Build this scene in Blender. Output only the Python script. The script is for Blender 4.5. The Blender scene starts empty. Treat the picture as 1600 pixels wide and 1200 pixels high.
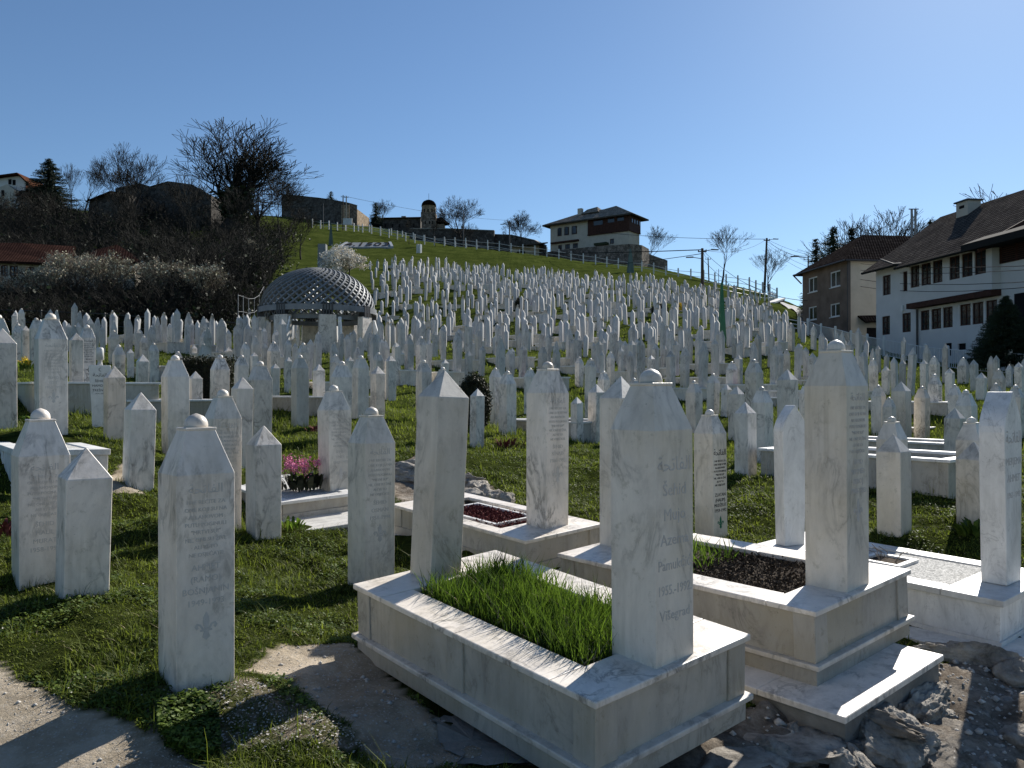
import bpy, bmesh, math, random
import numpy as np
from mathutils import Vector, Matrix
R = math.radians
random.seed(7); rng = np.random.default_rng(7)
scene = bpy.context.scene
# ------------------------------------------------------------------ camera
F = 1250.0; CAMZ = 1.6; PITCH = math.atan(10 / F)
cam_d = bpy.data.cameras.new('camera'); cam = bpy.data.objects.new('camera', cam_d)
scene.collection.objects.link(cam); scene.camera = cam
cam_d.sensor_width = 36; cam_d.lens = 36 * F / 1600; cam_d.clip_start = 0.05; cam_d.clip_end = 3000
cam.location = (0, 0, CAMZ); cam.rotation_euler = (R(90) + PITCH, 0, 0)
# ------------------------------------------------------------------ light
SUN_AZ = R(33); SUN_EL = R(33.5)          # azimuth measured from +Y towards +X
world = bpy.data.worlds.new('World'); scene.world = world; world.use_nodes = True
wn = world.node_tree; bg = wn.nodes['Background']
sky = wn.nodes.new('ShaderNodeTexSky'); sky.sky_type = 'NISHITA'; sky.sun_disc = False
sky.sun_elevation = SUN_EL; sky.sun_rotation = SUN_AZ; sky.air_density = 1.0; sky.dust_density = 0.3; sky.ozone_density = 2.0
sky.altitude = 600
tint = wn.nodes.new('ShaderNodeMix'); tint.data_type = 'RGBA'; tint.blend_type = 'MULTIPLY'; tint.inputs[0].default_value = 1; tint.inputs[7].default_value = (.78, .925, 1.04, 1)
wn.links.new(sky.outputs[0], tint.inputs[6]); wn.links.new(tint.outputs[2], bg.inputs[0]); bg.inputs[1].default_value = 0.057
sd = bpy.data.lights.new('sun', 'SUN'); so = bpy.data.objects.new('sun', sd); scene.collection.objects.link(so)
sd.energy = 4.3; sd.angle = R(0.5); sd.color = (1, 0.95, 0.87)
sdir = Vector((math.sin(SUN_AZ) * math.cos(SUN_EL), math.cos(SUN_AZ) * math.cos(SUN_EL), math.sin(SUN_EL)))
so.rotation_euler = sdir.to_track_quat('Z', 'Y').to_euler(); so.location = (30, 30, 60)
scene.view_settings.view_transform = 'Standard'; scene.view_settings.look = 'None'
scene.view_settings.exposure = 0.9; scene.view_settings.gamma = 1
scene.cycles.max_bounces = 6; scene.cycles.diffuse_bounces = 4; scene.cycles.transmission_bounces = 3
# ------------------------------------------------------------------ helpers
COL = scene.collection
cp, sp = math.cos(PITCH), math.sin(PITCH)
def ray(px, py):
    a, b = (px - 800) / F, (600 - py) / F
    return np.array([a, cp - b * sp, sp + b * cp])          # y about 1
def P(px, py, d):
    v = ray(px, py); return np.array([0, 0, CAMZ]) + v * (d / v[1])
def proj(p):
    x, y, z = p[0], p[1], p[2] - CAMZ
    zz = y * cp + z * sp; yy = -y * sp + z * cp
    return 800 + F * x / zz, 600 - F * yy / zz
def props(o, label=None, cat=None, group=None, kind=None):
    if label: o['label'] = label
    if cat: o['category'] = cat
    if group: o['group'] = group
    if kind: o['kind'] = kind
    return o
def empty(name, loc, label, cat, group=None, rz=0):
    o = bpy.data.objects.new(name, None); COL.objects.link(o); o.location = loc; o.rotation_euler = (0, 0, rz)
    o.empty_display_size = 0.2
    return props(o, label, cat, group)
def link_mesh(name, me, parent=None, m=None):
    o = bpy.data.objects.new(name, me); COL.objects.link(o)
    if parent is not None: o.parent = parent
    if m is not None and not me.materials: me.materials.append(m)
    return o
class MB:
    def __init__(s): s.v = []; s.f = []; s.n = 0
    def add(s, vs, fs):
        b = s.n; s.v.extend([tuple(float(c) for c in q) for q in vs]); s.n += len(vs)
        s.f.extend([tuple(b + i for i in f) for f in fs]); return s
    def box(s, c0, c1):
        x0, y0, z0 = c0; x1, y1, z1 = c1
        return s.hexa([(x0,y0,z0),(x1,y0,z0),(x1,y1,z0),(x0,y1,z0),(x0,y0,z1),(x1,y0,z1),(x1,y1,z1),(x0,y1,z1)])
    def hexa(s, vs):
        return s.add(vs, [(0,3,2,1),(4,5,6,7),(0,1,5,4),(1,2,6,5),(2,3,7,6),(3,0,4,7)])
    def loft(s, rings, cap=True):
        n = len(rings[0]); vs = [p for r in rings for p in r]; fs = []
        for k in range(len(rings) - 1):
            for i in range(n):
                j = (i + 1) % n; fs.append((k*n+i, k*n+j, (k+1)*n+j, (k+1)*n+i))
        if cap:
            fs.append(tuple(range(n - 1, -1, -1))); fs.append(tuple((len(rings)-1)*n + i for i in range(n)))
        return s.add(vs, fs)
    def tube(s, pts, rad, n=6, cap=True):
        pts = [Vector(p) for p in pts]
        rads = [float(q) for q in rad] if isinstance(rad, (list, tuple)) else [float(rad)] * len(pts)
        rings = []
        for i, p in enumerate(pts):
            t = (pts[min(i+1, len(pts)-1)] - pts[max(i-1, 0)]).normalized()
            a = t.cross(Vector((0, 0, 1)))
            if a.length < 1e-3: a = Vector((1, 0, 0))
            a.normalize(); b = t.cross(a)
            rings.append([p + rads[i]*(math.cos(2*math.pi*k/n)*a + math.sin(2*math.pi*k/n)*b) for k in range(n)])
        return s.loft(rings, cap)
    def lathe(s, prof, c=(0,0,0), n=16):
        rings = [[(c[0]+r*math.cos(2*math.pi*k/n), c[1]+r*math.sin(2*math.pi*k/n), c[2]+z) for k in range(n)] for r, z in prof]
        return s.loft(rings)
    def mesh(s, name, m=None, smooth=False):
        me = bpy.data.meshes.new(name); me.from_pydata(s.v, [], s.f); me.update()
        if m: me.materials.append(m)
        if smooth: me.polygons.foreach_set('use_smooth', [True]*len(me.polygons))
        return me
    def build(s, name, m, parent=None, smooth=False, fixn=True):
        me = s.mesh(name, m, smooth)
        if fixn:
            bm = bmesh.new(); bm.from_mesh(me); bmesh.ops.recalc_face_normals(bm, faces=bm.faces); bm.to_mesh(me); bm.free()
        return link_mesh(name, me, parent)
def np_mesh(name, verts, tris, m=None, quads=False):
    """fast mesh from numpy arrays; tris is (n,3) or (n,4)"""
    k = tris.shape[1]; me = bpy.data.meshes.new(name)
    me.vertices.add(len(verts)); me.vertices.foreach_set('co', np.ascontiguousarray(verts, dtype=np.float32).ravel())
    me.loops.add(tris.size); me.loops.foreach_set('vertex_index', np.ascontiguousarray(tris, dtype=np.int32).ravel())
    me.polygons.add(len(tris)); me.polygons.foreach_set('loop_start', np.arange(0, tris.size, k, dtype=np.int32))
    me.polygons.foreach_set('loop_total', np.full(len(tris), k, dtype=np.int32))
    me.update(calc_edges=True)
    if m: me.materials.append(m)
    return me
def bevel(o, w=0.004, seg=1):
    b = o.modifiers.new('bevel', 'BEVEL'); b.width = w; b.segments = seg; b.limit_method = 'ANGLE'; b.angle_limit = R(20); return o
# value noise
_T = rng.random((256, 256))
def vnoise(x, y):
    x = np.asarray(x, float); y = np.asarray(y, float)
    xi = np.floor(x).astype(int); yi = np.floor(y).astype(int); fx = x - xi; fy = y - yi
    fx = fx*fx*(3-2*fx); fy = fy*fy*(3-2*fy)
    g = lambda a, b: _T[a & 255, b & 255]
    return (g(xi,yi)*(1-fx)+g(xi+1,yi)*fx)*(1-fy)+(g(xi,yi+1)*(1-fx)+g(xi+1,yi+1)*fx)*fy - 0.5
def fbm(x, y, o=4):
    r = 0; a = 1; f = 1
    for i in range(o): r = r + a*vnoise(x*f + 17*i, y*f - 31*i); a *= .5; f *= 2.03
    return r
# ------------------------------------------------------------------ materials
def nodes(name, rough=0.8):
    m = bpy.data.materials.new(name); m.use_nodes = True; nt = m.node_tree; b = nt.nodes['Principled BSDF']
    b.inputs['Roughness'].default_value = rough; b.inputs['Specular IOR Level'].default_value = .5 if rough < .6 else .08
    return m, nt, b
def N(nt, t, **kw):
    n = nt.nodes.new(t)
    for k, v in kw.items():
        if k in n.inputs.keys(): n.inputs[k].default_value = v
        else: setattr(n, k, v)
    return n
def ramp(nt, fac, stops):
    r = nt.nodes.new('ShaderNodeValToRGB'); cr = r.color_ramp
    while len(cr.elements) < len(stops): cr.elements.new(0.5)
    for e, (p, c) in zip(cr.elements, stops): e.position = p; e.color = (*c, 1) if len(c) == 3 else c
    nt.links.new(fac, r.inputs[0]); return r.outputs[0]
def mixc(nt, fac, a, b, mode='MIX'):
    m = nt.nodes.new('ShaderNodeMix'); m.data_type = 'RGBA'; m.blend_type = mode
    for s, v in ((0, fac), (6, a), (7, b)):
        if isinstance(v, (int, float)): m.inputs[s].default_value = v
        elif isinstance(v, tuple): m.inputs[s].default_value = (*v, 1)
        else: nt.links.new(v, m.inputs[s])
    return m.outputs[2]
def coords(nt, rnd=True, scale=None):
    tc = nt.nodes.new('ShaderNodeTexCoord'); out = tc.outputs['Object']
    if rnd:
        oi = nt.nodes.new('ShaderNodeObjectInfo'); va = N(nt, 'ShaderNodeVectorMath', operation='MULTIPLY_ADD')
        cx = nt.nodes.new('ShaderNodeCombineXYZ')
        for i in range(3): nt.links.new(oi.outputs['Random'], cx.inputs[i])
        nt.links.new(cx.outputs[0], va.inputs[0]); va.inputs[1].default_value = (37, 91, 53); nt.links.new(out, va.inputs[2]); out = va.outputs[0]
    if scale:
        mp = N(nt, 'ShaderNodeMapping'); mp.inputs['Scale'].default_value = scale; nt.links.new(out, mp.inputs[0]); out = mp.outputs[0]
    return out
def noise(nt, vec, scale, detail=4, rough=.6, dist=0):
    n = nt.nodes.new('ShaderNodeTexNoise'); n.inputs['Scale'].default_value = scale; n.inputs['Detail'].default_value = detail
    n.inputs['Roughness'].default_value = rough; n.inputs['Distortion'].default_value = dist
    if vec is not None: nt.links.new(vec, n.inputs['Vector'])
    return n.outputs[0]
def bump(nt, b, h, strength, dist):
    bp = nt.nodes.new('ShaderNodeBump'); bp.inputs['Strength'].default_value = strength; bp.inputs['Distance'].default_value = dist
    nt.links.new(h, bp.inputs['Height']); nt.links.new(bp.outputs[0], b.inputs['Normal'])
def simple(name, c, rough=.8, var=.15, scale=3, bm=0.0, metal=0):
    m, nt, b = nodes(name, rough); v = coords(nt)
    n = noise(nt, v, scale, 5)
    lo = tuple(x*(1-var) for x in c); hi = tuple(min(1, x*(1+var)) for x in c)
    nt.links.new(ramp(nt, n, [(.3, lo), (.7, hi)]), b.inputs['Base Color'])
    b.inputs['Metallic'].default_value = metal
    if bm: bump(nt, b, noise(nt, v, scale*8, 4), bm, .01)
    return m
def marble(name, base=(.80,.735,.66), warm=.5, vein=.34, hscale=1.0, grime=.8):
    m, nt, b = nodes(name, .42)
    v = coords(nt); vs = N(nt, 'ShaderNodeMapping'); vs.inputs['Scale'].default_value = (1, 1, .45); vs.inputs['Rotation'].default_value = (.5, .35, 0)
    nt.links.new(v, vs.inputs[0]); vs = vs.outputs[0]
    # thin veins: ridged noise
    n1 = noise(nt, vs, 6*hscale, 6, .62, 1.2)
    a = N(nt, 'ShaderNodeMath', operation='SUBTRACT'); nt.links.new(n1, a.inputs[0]); a.inputs[1].default_value = .5
    ab = N(nt, 'ShaderNodeMath', operation='ABSOLUTE'); nt.links.new(a.outputs[0], ab.inputs[0])
    veins = ramp(nt, ab.outputs[0], [(0, (vein,)*3), (.022, (vein+.25,)*3), (.075, (1, 1, 1))])
    msk = ramp(nt, noise(nt, v, 3*hscale, 3), [(.45, (0, 0, 0)), (.62, (1, 1, 1))])
    veins = mixc(nt, msk, (1, 1, 1), veins)
    cloud = ramp(nt, noise(nt, vs, 5*hscale, 6, .7, .6), [(.30, tuple(x*.70 for x in base)), (.52, tuple(x*.92 for x in base)), (.7, tuple(min(1, x*1.08) for x in base))])
    c = mixc(nt, 1.0, cloud, veins, 'MULTIPLY')
    # warm weathering stains
    st = ramp(nt, noise(nt, v, 1.6*hscale, 5, .65), [(.48, (0, 0, 0)), (.75, (warm,)*3)])
    c = mixc(nt, st, c, (base[0]*.86, base[1]*.80, base[2]*.66))
    # dark grime specks
    sc = ramp(nt, noise(nt, v, 45, 3, .7), [(.27, (.45, .45, .43)), (.36, (1, 1, 1))])
    gm = ramp(nt, noise(nt, v, 4, 4), [(.5, (0, 0, 0)), (.7, (1, 1, 1))])
    c = mixc(nt, 1.0, c, mixc(nt, gm, (1, 1, 1), sc), 'MULTIPLY')
    # faint vertical rain streaks and patchy lichen
    sv_ = N(nt, 'ShaderNodeMapping'); sv_.inputs['Scale'].default_value = (26, 26, 1.4); nt.links.new(v, sv_.inputs[0])
    stk = ramp(nt, noise(nt, sv_.outputs[0], 1.0, 4, .6), [(.38, (.80, .79, .76)), (.55, (1, 1, 1))])
    smk = ramp(nt, noise(nt, v, 2.3, 3), [(.42, (0, 0, 0)), (.65, (grime,)*3)])
    c = mixc(nt, smk, c, mixc(nt, 1.0, c, stk, 'MULTIPLY'))
    li = ramp(nt, noise(nt, v, 14, 7, .75), [(.58, (1, 1, 1)), (.66, (.70, .70, .66))])
    c = mixc(nt, grime, c, mixc(nt, 1.0, c, li, 'MULTIPLY'))
    oi2 = nt.nodes.new('ShaderNodeObjectInfo'); tone = ramp(nt, oi2.outputs['Random'], [(0, (.78, .775, .76)), (.5, (.94, .94, .94)), (1, (1, 1, 1))])
    c = mixc(nt, 1.0, c, tone, 'MULTIPLY')
    nt.links.new(c, b.inputs['Base Color'])
    bump(nt, b, noise(nt, v, 60, 5, .7), .25, .004)
    return m
M = {}
M['marble'] = marble('white_marble')
M['marble_warm'] = marble('weathered_marble', (.73,.68,.60), .7, .55, .7)
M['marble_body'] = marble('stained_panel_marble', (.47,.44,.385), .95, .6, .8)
M['marble_white'] = marble('clean_white_marble', (.80,.785,.755), .15, .7, 1, .35)
M['marble_field'] = marble('field_marble', (.56,.55,.525), .5, .5)
M['marble_field'].node_tree.nodes['Principled BSDF'].inputs['Roughness'].default_value = .85
M['marble_field'].node_tree.nodes['Principled BSDF'].inputs['Specular IOR Level'].default_value = .15
M['marble_far'] = simple('distant_marble', (.46,.455,.44), .9, .16, 1.6)
M['letter'] = simple('carved_letter_marble', (.49,.475,.45), .7, .12, 20)
M['letter_dark'] = simple('dark_paint_lettering', (.035,.04,.04), .6, .1)
M['letter_green'] = simple('green_paint_emblem', (.03,.17,.10), .6, .1)
M['granite'] = simple('dark_grey_granite', (.09,.095,.10), .35, .3, 40)
M['grey_slate'] = simple('grey_stone_marker', (.20,.21,.21), .6, .2, 8)
M['concrete'] = simple('rough_concrete', (.22,.21,.19), .95, .35, 5, .6)
M['soil'] = simple('dark_soil', (.07,.055,.042), .98, .5, 12, 1.0)
M['gravel'] = None
M['steel'] = simple('grey_painted_steel', (.20,.21,.22), .6, .15, 3, 0, .2)
M['white_paint'] = simple('white_painted_metal', (.62,.63,.62), .55, .1, 3)
M['fence_white'] = simple('concrete_white_fence', (.58,.57,.55), .8, .15, 2)
M['dark_metal'] = simple('dark_iron', (.03,.03,.032), .5, .2)
M['cable'] = simple('black_cable', (.02,.02,.02), 1.0, .1)
M['green_metal'] = simple('green_painted_metal', (.025,.13,.055), .5, .15, 1)
M['spire_grey'] = simple('grey_green_spire', (.12,.16,.14), .6, .15, 1)
M['wood_dark'] = simple('dark_brown_timber', (.055,.028,.022), .7, .3, 4)
M['wood_pole'] = simple('wooden_pole', (.07,.055,.045), .85, .3, 5)
M['plaster_cream'] = simple('cream_plaster', (.44,.41,.35), .9, .10, 1.2)
M['plaster_white'] = simple('white_plaster', (.55,.55,.545), .9, .07, .8)
M['plaster_brown'] = simple('brown_cement_plaster', (.165,.125,.098), .95, .28, 1.0, .3)
M['glass'] = simple('window_glass', (.02,.024,.03), .12, .2)
M['dark'] = simple('dark_opening', (.012,.012,.014), .9, .1)
M['bark'] = simple('grey_brown_bark', (.035,.030,.026), .95, .4, 4)
M['twig'] = simple('bare_twigs', (.023,.0225,.020), .95, .3, 1)
M['twig_pale'] = simple('pale_bare_twigs', (.17,.145,.12), .95, .3, 1)
M['blossom'] = simple('white_blossom', (.72,.68,.60), .9, .15, 2)
M['bud'] = simple('pale_green_buds', (.42,.40,.30), .9, .3, 2)
M['pink'] = simple('pink_flowers', (.62,.22,.36), .8, .35, 30)
M['yellow'] = simple('yellow_flowers', (.75,.55,.05), .8, .2, 10)
M['heather'] = simple('dark_red_leaves', (.11,.035,.035), .9, .5, 30)
M['pebble'] = simple('pale_pebbles', (.42,.40,.37), .85, .35, 15, .3)
def foliage(name, a, b_, trans=.35, sc=4):
    m, nt, b = nodes(name, .65)
    geo = nt.nodes.new('ShaderNodeNewGeometry')
    n = noise(nt, geo.outputs['Position'], sc, 3)
    oi = N(nt, 'ShaderNodeMath', operation='ADD'); nt.links.new(n, oi.inputs[0])
    k = N(nt, 'ShaderNodeMath', operation='MULTIPLY_ADD'); nt.links.new(geo.outputs['Random Per Island'], k.inputs[0]); k.inputs[1].default_value = .5; k.inputs[2].default_value = -.25
    nt.links.new(k.outputs[0], oi.inputs[1])
    c = ramp(nt, oi.outputs[0], [(.2, a), (.8, b_)])
    nt.links.new(c, b.inputs['Base Color']); b.inputs['Specular IOR Level'].default_value = .3
    if trans:
        t = nt.nodes.new('ShaderNodeBsdfTranslucent'); nt.links.new(c, t.inputs[0])
        mx = nt.nodes.new('ShaderNodeMixShader'); mx.inputs[0].default_value = trans
        nt.links.new(b.outputs[0], mx.inputs[1]); nt.links.new(t.outputs[0], mx.inputs[2])
        nt.links.new(mx.outputs[0], nt.nodes['Material Output'].inputs[0])
    return m
M['grass'] = foliage('short_grass', (.030,.052,.008), (.20,.245,.030), .52, 1.2)
M['grass_tall'] = foliage('tall_fresh_grass', (.012,.034,.004), (.13,.21,.022), .5, 3)
M['leaf'] = foliage('broad_leaves', (.022,.048,.008), (.13,.19,.024), .35, 5)
M['conifer'] = foliage('conifer_needles', (.010,.018,.010), (.03,.048,.022), .1, 1)
M['hedge'] = foliage('dark_hedge_leaves', (.010,.014,.008), (.038,.040,.018), .15, 5)
M['ivy'] = foliage('dark_ivy', (.012,.018,.008), (.035,.05,.02), .15, 3)
# tiled roofs : striped rows using object z and horizontal coordinate
def tiles(name, a, b_, row=.33):
    m, nt, b = nodes(name, 1.0); b.inputs['Specular IOR Level'].default_value = 0; tc = nt.nodes.new('ShaderNodeTexCoord'); uv = nt.nodes.new('ShaderNodeUVMap')
    br = nt.nodes.new('ShaderNodeTexBrick'); br.inputs['Scale'].default_value = 1; br.offset = .5
    br.inputs['Brick Width'].default_value = .24; br.inputs['Row Height'].default_value = row
    br.inputs['Mortar Size'].default_value = .085; br.inputs['Mortar Smooth'].default_value = .6
    br.inputs['Color1'].default_value = (*a, 1); br.inputs['Color2'].default_value = (*b_, 1); br.inputs['Mortar'].default_value = (a[0]*.2, a[1]*.2, a[2]*.2, 1)
    nt.links.new(uv.outputs[0], br.inputs[0])
    n = ramp(nt, noise(nt, tc.outputs['Object'], .9, 5, .7), [(.3, (.6,.6,.6)), (.7, (1.15,1.1,1.05))])
    nt.links.new(mixc(nt, 1, br.outputs[0], n, 'MULTIPLY'), b.inputs['Base Color'])
    bump(nt, b, br.outputs['Fac'], -.8, .05)
    return m
M['roof_grey'] = tiles('grey_brown_roof_tiles', (.125,.112,.102), (.205,.185,.170))
M['roof_red'] = tiles('red_clay_roof_tiles', (.125,.066,.052), (.080,.045,.038))
M['roof_dark'] = tiles('dark_roof_tiles', (.058,.046,.041), (.115,.095,.085))
M['roof_stone'] = tiles('pale_stone_tiles', (.36,.32,.27), (.54,.48,.42), .7)
M['roof_orange'] = tiles('orange_clay_roof', (.21,.10,.065), (.15,.075,.05))
def rubble(name, a, b_, sc=2.2):
    m, nt, b = nodes(name, .95); tc = nt.nodes.new('ShaderNodeTexCoord')
    v = nt.nodes.new('ShaderNodeTexVoronoi'); v.inputs['Scale'].default_value = sc; nt.links.new(tc.outputs['Object'], v.inputs[0])
    e = nt.nodes.new('ShaderNodeTexVoronoi'); e.feature = 'DISTANCE_TO_EDGE'; e.inputs['Scale'].default_value = sc; nt.links.new(tc.outputs['Object'], e.inputs[0])
    sepc = nt.nodes.new('ShaderNodeSeparateColor'); nt.links.new(v.outputs['Color'], sepc.inputs[0])
    c = ramp(nt, sepc.outputs[0], [(0, a), (1, b_)])
    ed = ramp(nt, e.outputs[0], [(.0, (.35,.35,.35)), (.07, (1,1,1))])
    nt.links.new(mixc(nt, 1, c, ed, 'MULTIPLY'), b.inputs['Base Color']); bump(nt, b, e.outputs[0], .8, .1)
    return m
M['rubble'] = rubble('rubble_masonry', (.11,.09,.075), (.26,.215,.18), 1.7)
M['rubble_dark'] = rubble('dark_rubble_masonry', (.05,.045,.04), (.11,.10,.09), 1.5)
M['rubble_warm'] = rubble('warm_rubble_masonry', (.20,.15,.10), (.36,.28,.20), 1.5)
def rockmat(name, a, b_, sc=3):
    m, nt, b = nodes(name, .95); v = coords(nt)
    n = noise(nt, v, sc, 9, .7, .4)
    nt.links.new(ramp(nt, n, [(.3, a), (.5, tuple((x+y)/2 for x, y in zip(a, b_))), (.72, b_)]), b.inputs['Base Color'])
    bump(nt, b, noise(nt, v, sc*3, 10, .75), .9, .04); return m
M['rock'] = rockmat('grey_limestone_rock', (.09,.08,.068), (.60,.55,.48), 6)
M['rock_dark'] = rockmat('broken_concrete_rock', (.07,.06,.05), (.45,.40,.34), 8)
m, nt, b = nodes('pale_gravel', .95); v = coords(nt)
vv = nt.nodes.new('ShaderNodeTexVoronoi'); vv.inputs['Scale'].default_value = 90; nt.links.new(v, vv.inputs[0])
sc_ = nt.nodes.new('ShaderNodeSeparateColor'); nt.links.new(vv.outputs['Color'], sc_.inputs[0])
nt.links.new(ramp(nt, sc_.outputs[0], [(0, (.22,.22,.21)), (1, (.62,.61,.58))]), b.inputs['Base Color']); bump(nt, b, vv.outputs['Distance'], -.8, .01)
M['gravel'] = m
# ------------------------------------------------------------------ terrain (control points: picture position + distance)
CT = [(307,1085,3.8),(65,925,5.3),(130,938,4.8),(216,760,8),(580,922,5.9),(525,805,8.3),(413,840,6.9),(1108,848,7.9),(1165,738,11),
 (1397,846,7.5),(745,699,14),(1491,718,12.5),(1440,684,18.5),(1192,726,12.9),(828,646,22),(469,668,15.7),(563,653,16.3),(275,713,10.4),
 (82,677,9.2),(156,671,12),(137,623,16),(221,626,19),(662,663,17),(1114,645,21),(1461,646,21),(1533,626,25),(180,532,44),(40,572,27),
 (400,548,38),(1365,602,30),(1418,585,38),(1236,546,42),(1310,540,50),(860,582,32),(900,546,42),(700,562,35),(900,505,54),(800,470,70),
 (1000,472,72),(1100,455,88),(1150,495,64),(700,440,88),(900,440,95),(620,415,108),(800,425,110),(1000,432,112),(600,395,128),(540,385,138),
 (500,356,165),(600,368,160),(750,389,150),(860,402,146),(1000,424,138),(1100,440,130),(1180,455,122),(1230,476,108),(560,508,62),(480,520,60),
 (440,345,180),(300,345,145),(100,350,135),(250,400,105),(100,440,72),(380,455,66),(20,480,60),(200,490,58),(1020,418,158),(1080,432,160),
 (1400,560,52),(1520,580,44),(1600,590,40),(1750,600,35),(1290,530,66),(1500,545,70),(1800,560,80),(1300,500,110),(-150,520,45),(-150,440,75),(-150,340,150),
 (600,364,192),(680,377,190),(760,393,185),(850,402,180),(930,410,195),(820,402,162),(900,409,160),(960,414,166),(820,402,172),(900,410,174),(740,392,165),(620,360,228),(672,374,226),(500,352,190),(560,354,200),(27,770,7.4),(150,752,7.8),(-80,775,7.5),(-100,660,12),(-100,580,25),(1700,650,18),(1700,800,9),(1550,830,7.6)]
pts = [tuple(P(*c)) for c in CT]
# further points given directly (x, y, z): near path and tomb yard, behind the camera, beyond the crest
pts += [(-2.5,2.6,.02),(-1.9,3.0,.03),(-1.4,2.7,.0),(-.75,3.0,.0),(-.3,3.4,-.02),(-.9,4.3,.06),(-.3,2.6,-.05),(.6,2.3,-.12),(1.6,3.3,-.2),(2.6,3.8,-.3),(3.4,4.4,-.3),(3.0,3.4,-.35),
 (4.6,5.2,-.2),(5.5,6.5,-.05),(.9,4.4,-.05),(1.2,5.6,.02),(2.3,6.0,.0),(.1,6.3,.18),(0,0,0),(-3,0,0),(3,0,-.35),(6,1,-.4),(-6,1,.1),(0,-6,-.3),(-10,-6,-.2),(10,-6,-.8),(-2.6,4.1,.25),(-4,5,.42),(-5,7,.75),
 (40,-30,-3),(-40,-30,-1),(0,-40,-3),(-200,-150,-8),(200,-150,-20),(-30,5,2),(30,8,0),
 (-150,220,50),(-60,225,50),(-25,215,42.5),(20,235,40),(60,215,22),(90,200,14),(120,150,8),(60,120,8.5),(80,90,7),(150,80,2),(200,220,5),(0,330,45),(-200,330,60),(200,350,0),(-250,120,30),(-120,60,14),(45,62,6.2),(38,52,4)]
pts = np.array(pts)
def _U(r2): return np.where(r2 > 1e-12, r2*np.log(np.maximum(r2, 1e-12)), 0)
_n = len(pts); _S = 50.0
_xy = pts[:, :2]/_S
_K = _U(((_xy[:, None]-_xy[None])**2).sum(-1)) + np.eye(_n)*2e-5
_Pm = np.c_[np.ones(_n), _xy]
_A = np.block([[_K, _Pm], [_Pm.T, np.zeros((3, 3))]])
_w = np.linalg.solve(_A, np.r_[pts[:, 2], np.zeros(3)])
def H0(x, y):
    x = np.atleast_1d(np.asarray(x, float)); y = np.atleast_1d(np.asarray(y, float)); sh = x.shape
    q = np.c_[x.ravel(), y.ravel()]/_S; out = np.empty(len(q))
    for i in range(0, len(q), 20000):
        s = q[i:i+20000]
        out[i:i+20000] = _U(((s[:, None]-_xy[None])**2).sum(-1)) @ _w[:_n] + _w[_n] + s @ _w[_n+1:]
    return out.reshape(sh)
def pip(poly, x, y):
    x = np.asarray(x); y = np.asarray(y); c = np.zeros(x.shape, bool); n = len(poly)
    for i in range(n):
        x1, y1 = poly[i]; x2, y2 = poly[(i+1) % n]
        k = ((y1 > y) != (y2 > y)) & (x < (x2-x1)*(y-y1)/((y2-y1) if y2 != y1 else 1e-9)+x1); c ^= k
    return c
def bsp(x, y): return (H0(x, y))[0]
def hit(px, py, dmax=400, h=H0):
    """where the ray of a picture point meets the ground"""
    v = ray(px, py); ds = np.geomspace(1.2, dmax, 500)/v[1]
    X = v[0]*ds; Y = v[1]*ds; Z = CAMZ+v[2]*ds; g = h(X, Y)
    i = np.argmax(Z < g)
    if i == 0: return None
    a, b_ = Z[i-1]-g[i-1], g[i]-Z[i]; t = a/(a+b_+1e-9); d = ds[i-1]+t*(ds[i]-ds[i-1])
    return np.array([v[0]*d, v[1]*d, CAMZ+v[2]*d])
def wpoly(pp): return [tuple(hit(*q)[:2]) for q in pp]
A_path = [(-9,-9),(-9,3.6)] + wpoly([(-200,985),(0,1045),(105,1092),(200,1130),(255,1165),(330,1199)]) + [(-.95,2.2),(.2,1.6),(4,1.4),(9,1.8),(9,-9)]
A_dirt = wpoly([(440,1005),(500,1008),(560,1015),(700,1130),(900,1190),(600,1199),(540,1150),(470,1075),(400,1060)])
A_dirt2 = wpoly([(150,745),(195,722),(235,735),(215,768),(160,765)])
A_gravelly = wpoly([(250,1080),(400,1070),(520,1130),(600,1199),(300,1199),(240,1150)])
A_rock = [(.2,2.6),(-.1,3.0),(.9,3.9),(2.1,4.9),(3.2,5.3),(5,6.3),(7,5.5),(7,1.5),(.5,1.5)]
A_rock2 = wpoly([(612,735),(640,715),(680,712),(700,745),(760,745),(800,775),(760,792),(640,790),(612,770)])
def soft(poly, x, y, w):
    """smooth membership with a ragged edge"""
    nx = x+fbm(x*3/w*.1, y*3/w*.1, 3)*w; ny = y+fbm(x*3/w*.1+50, y*3/w*.1+9, 3)*w
    return pip(poly, nx, ny).astype(float)
def masks(x, y):
    near = (np.abs(x) < 14) & (y < 16)
    d = np.zeros_like(x); r = np.zeros_like(x); g = np.zeros_like(x)
    xs, ys = x[near], y[near]
    d[near] = np.maximum.reduce([soft(A_path, xs, ys, .10), soft(A_dirt, xs, ys, .12), soft(A_dirt2, xs, ys, .15)])
    r[near] = np.maximum(soft(A_rock, xs, ys, .15), soft(A_rock2, xs, ys, .2))
    g[near] = soft(A_gravelly, xs, ys, .25)
    return d, r, g
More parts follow.
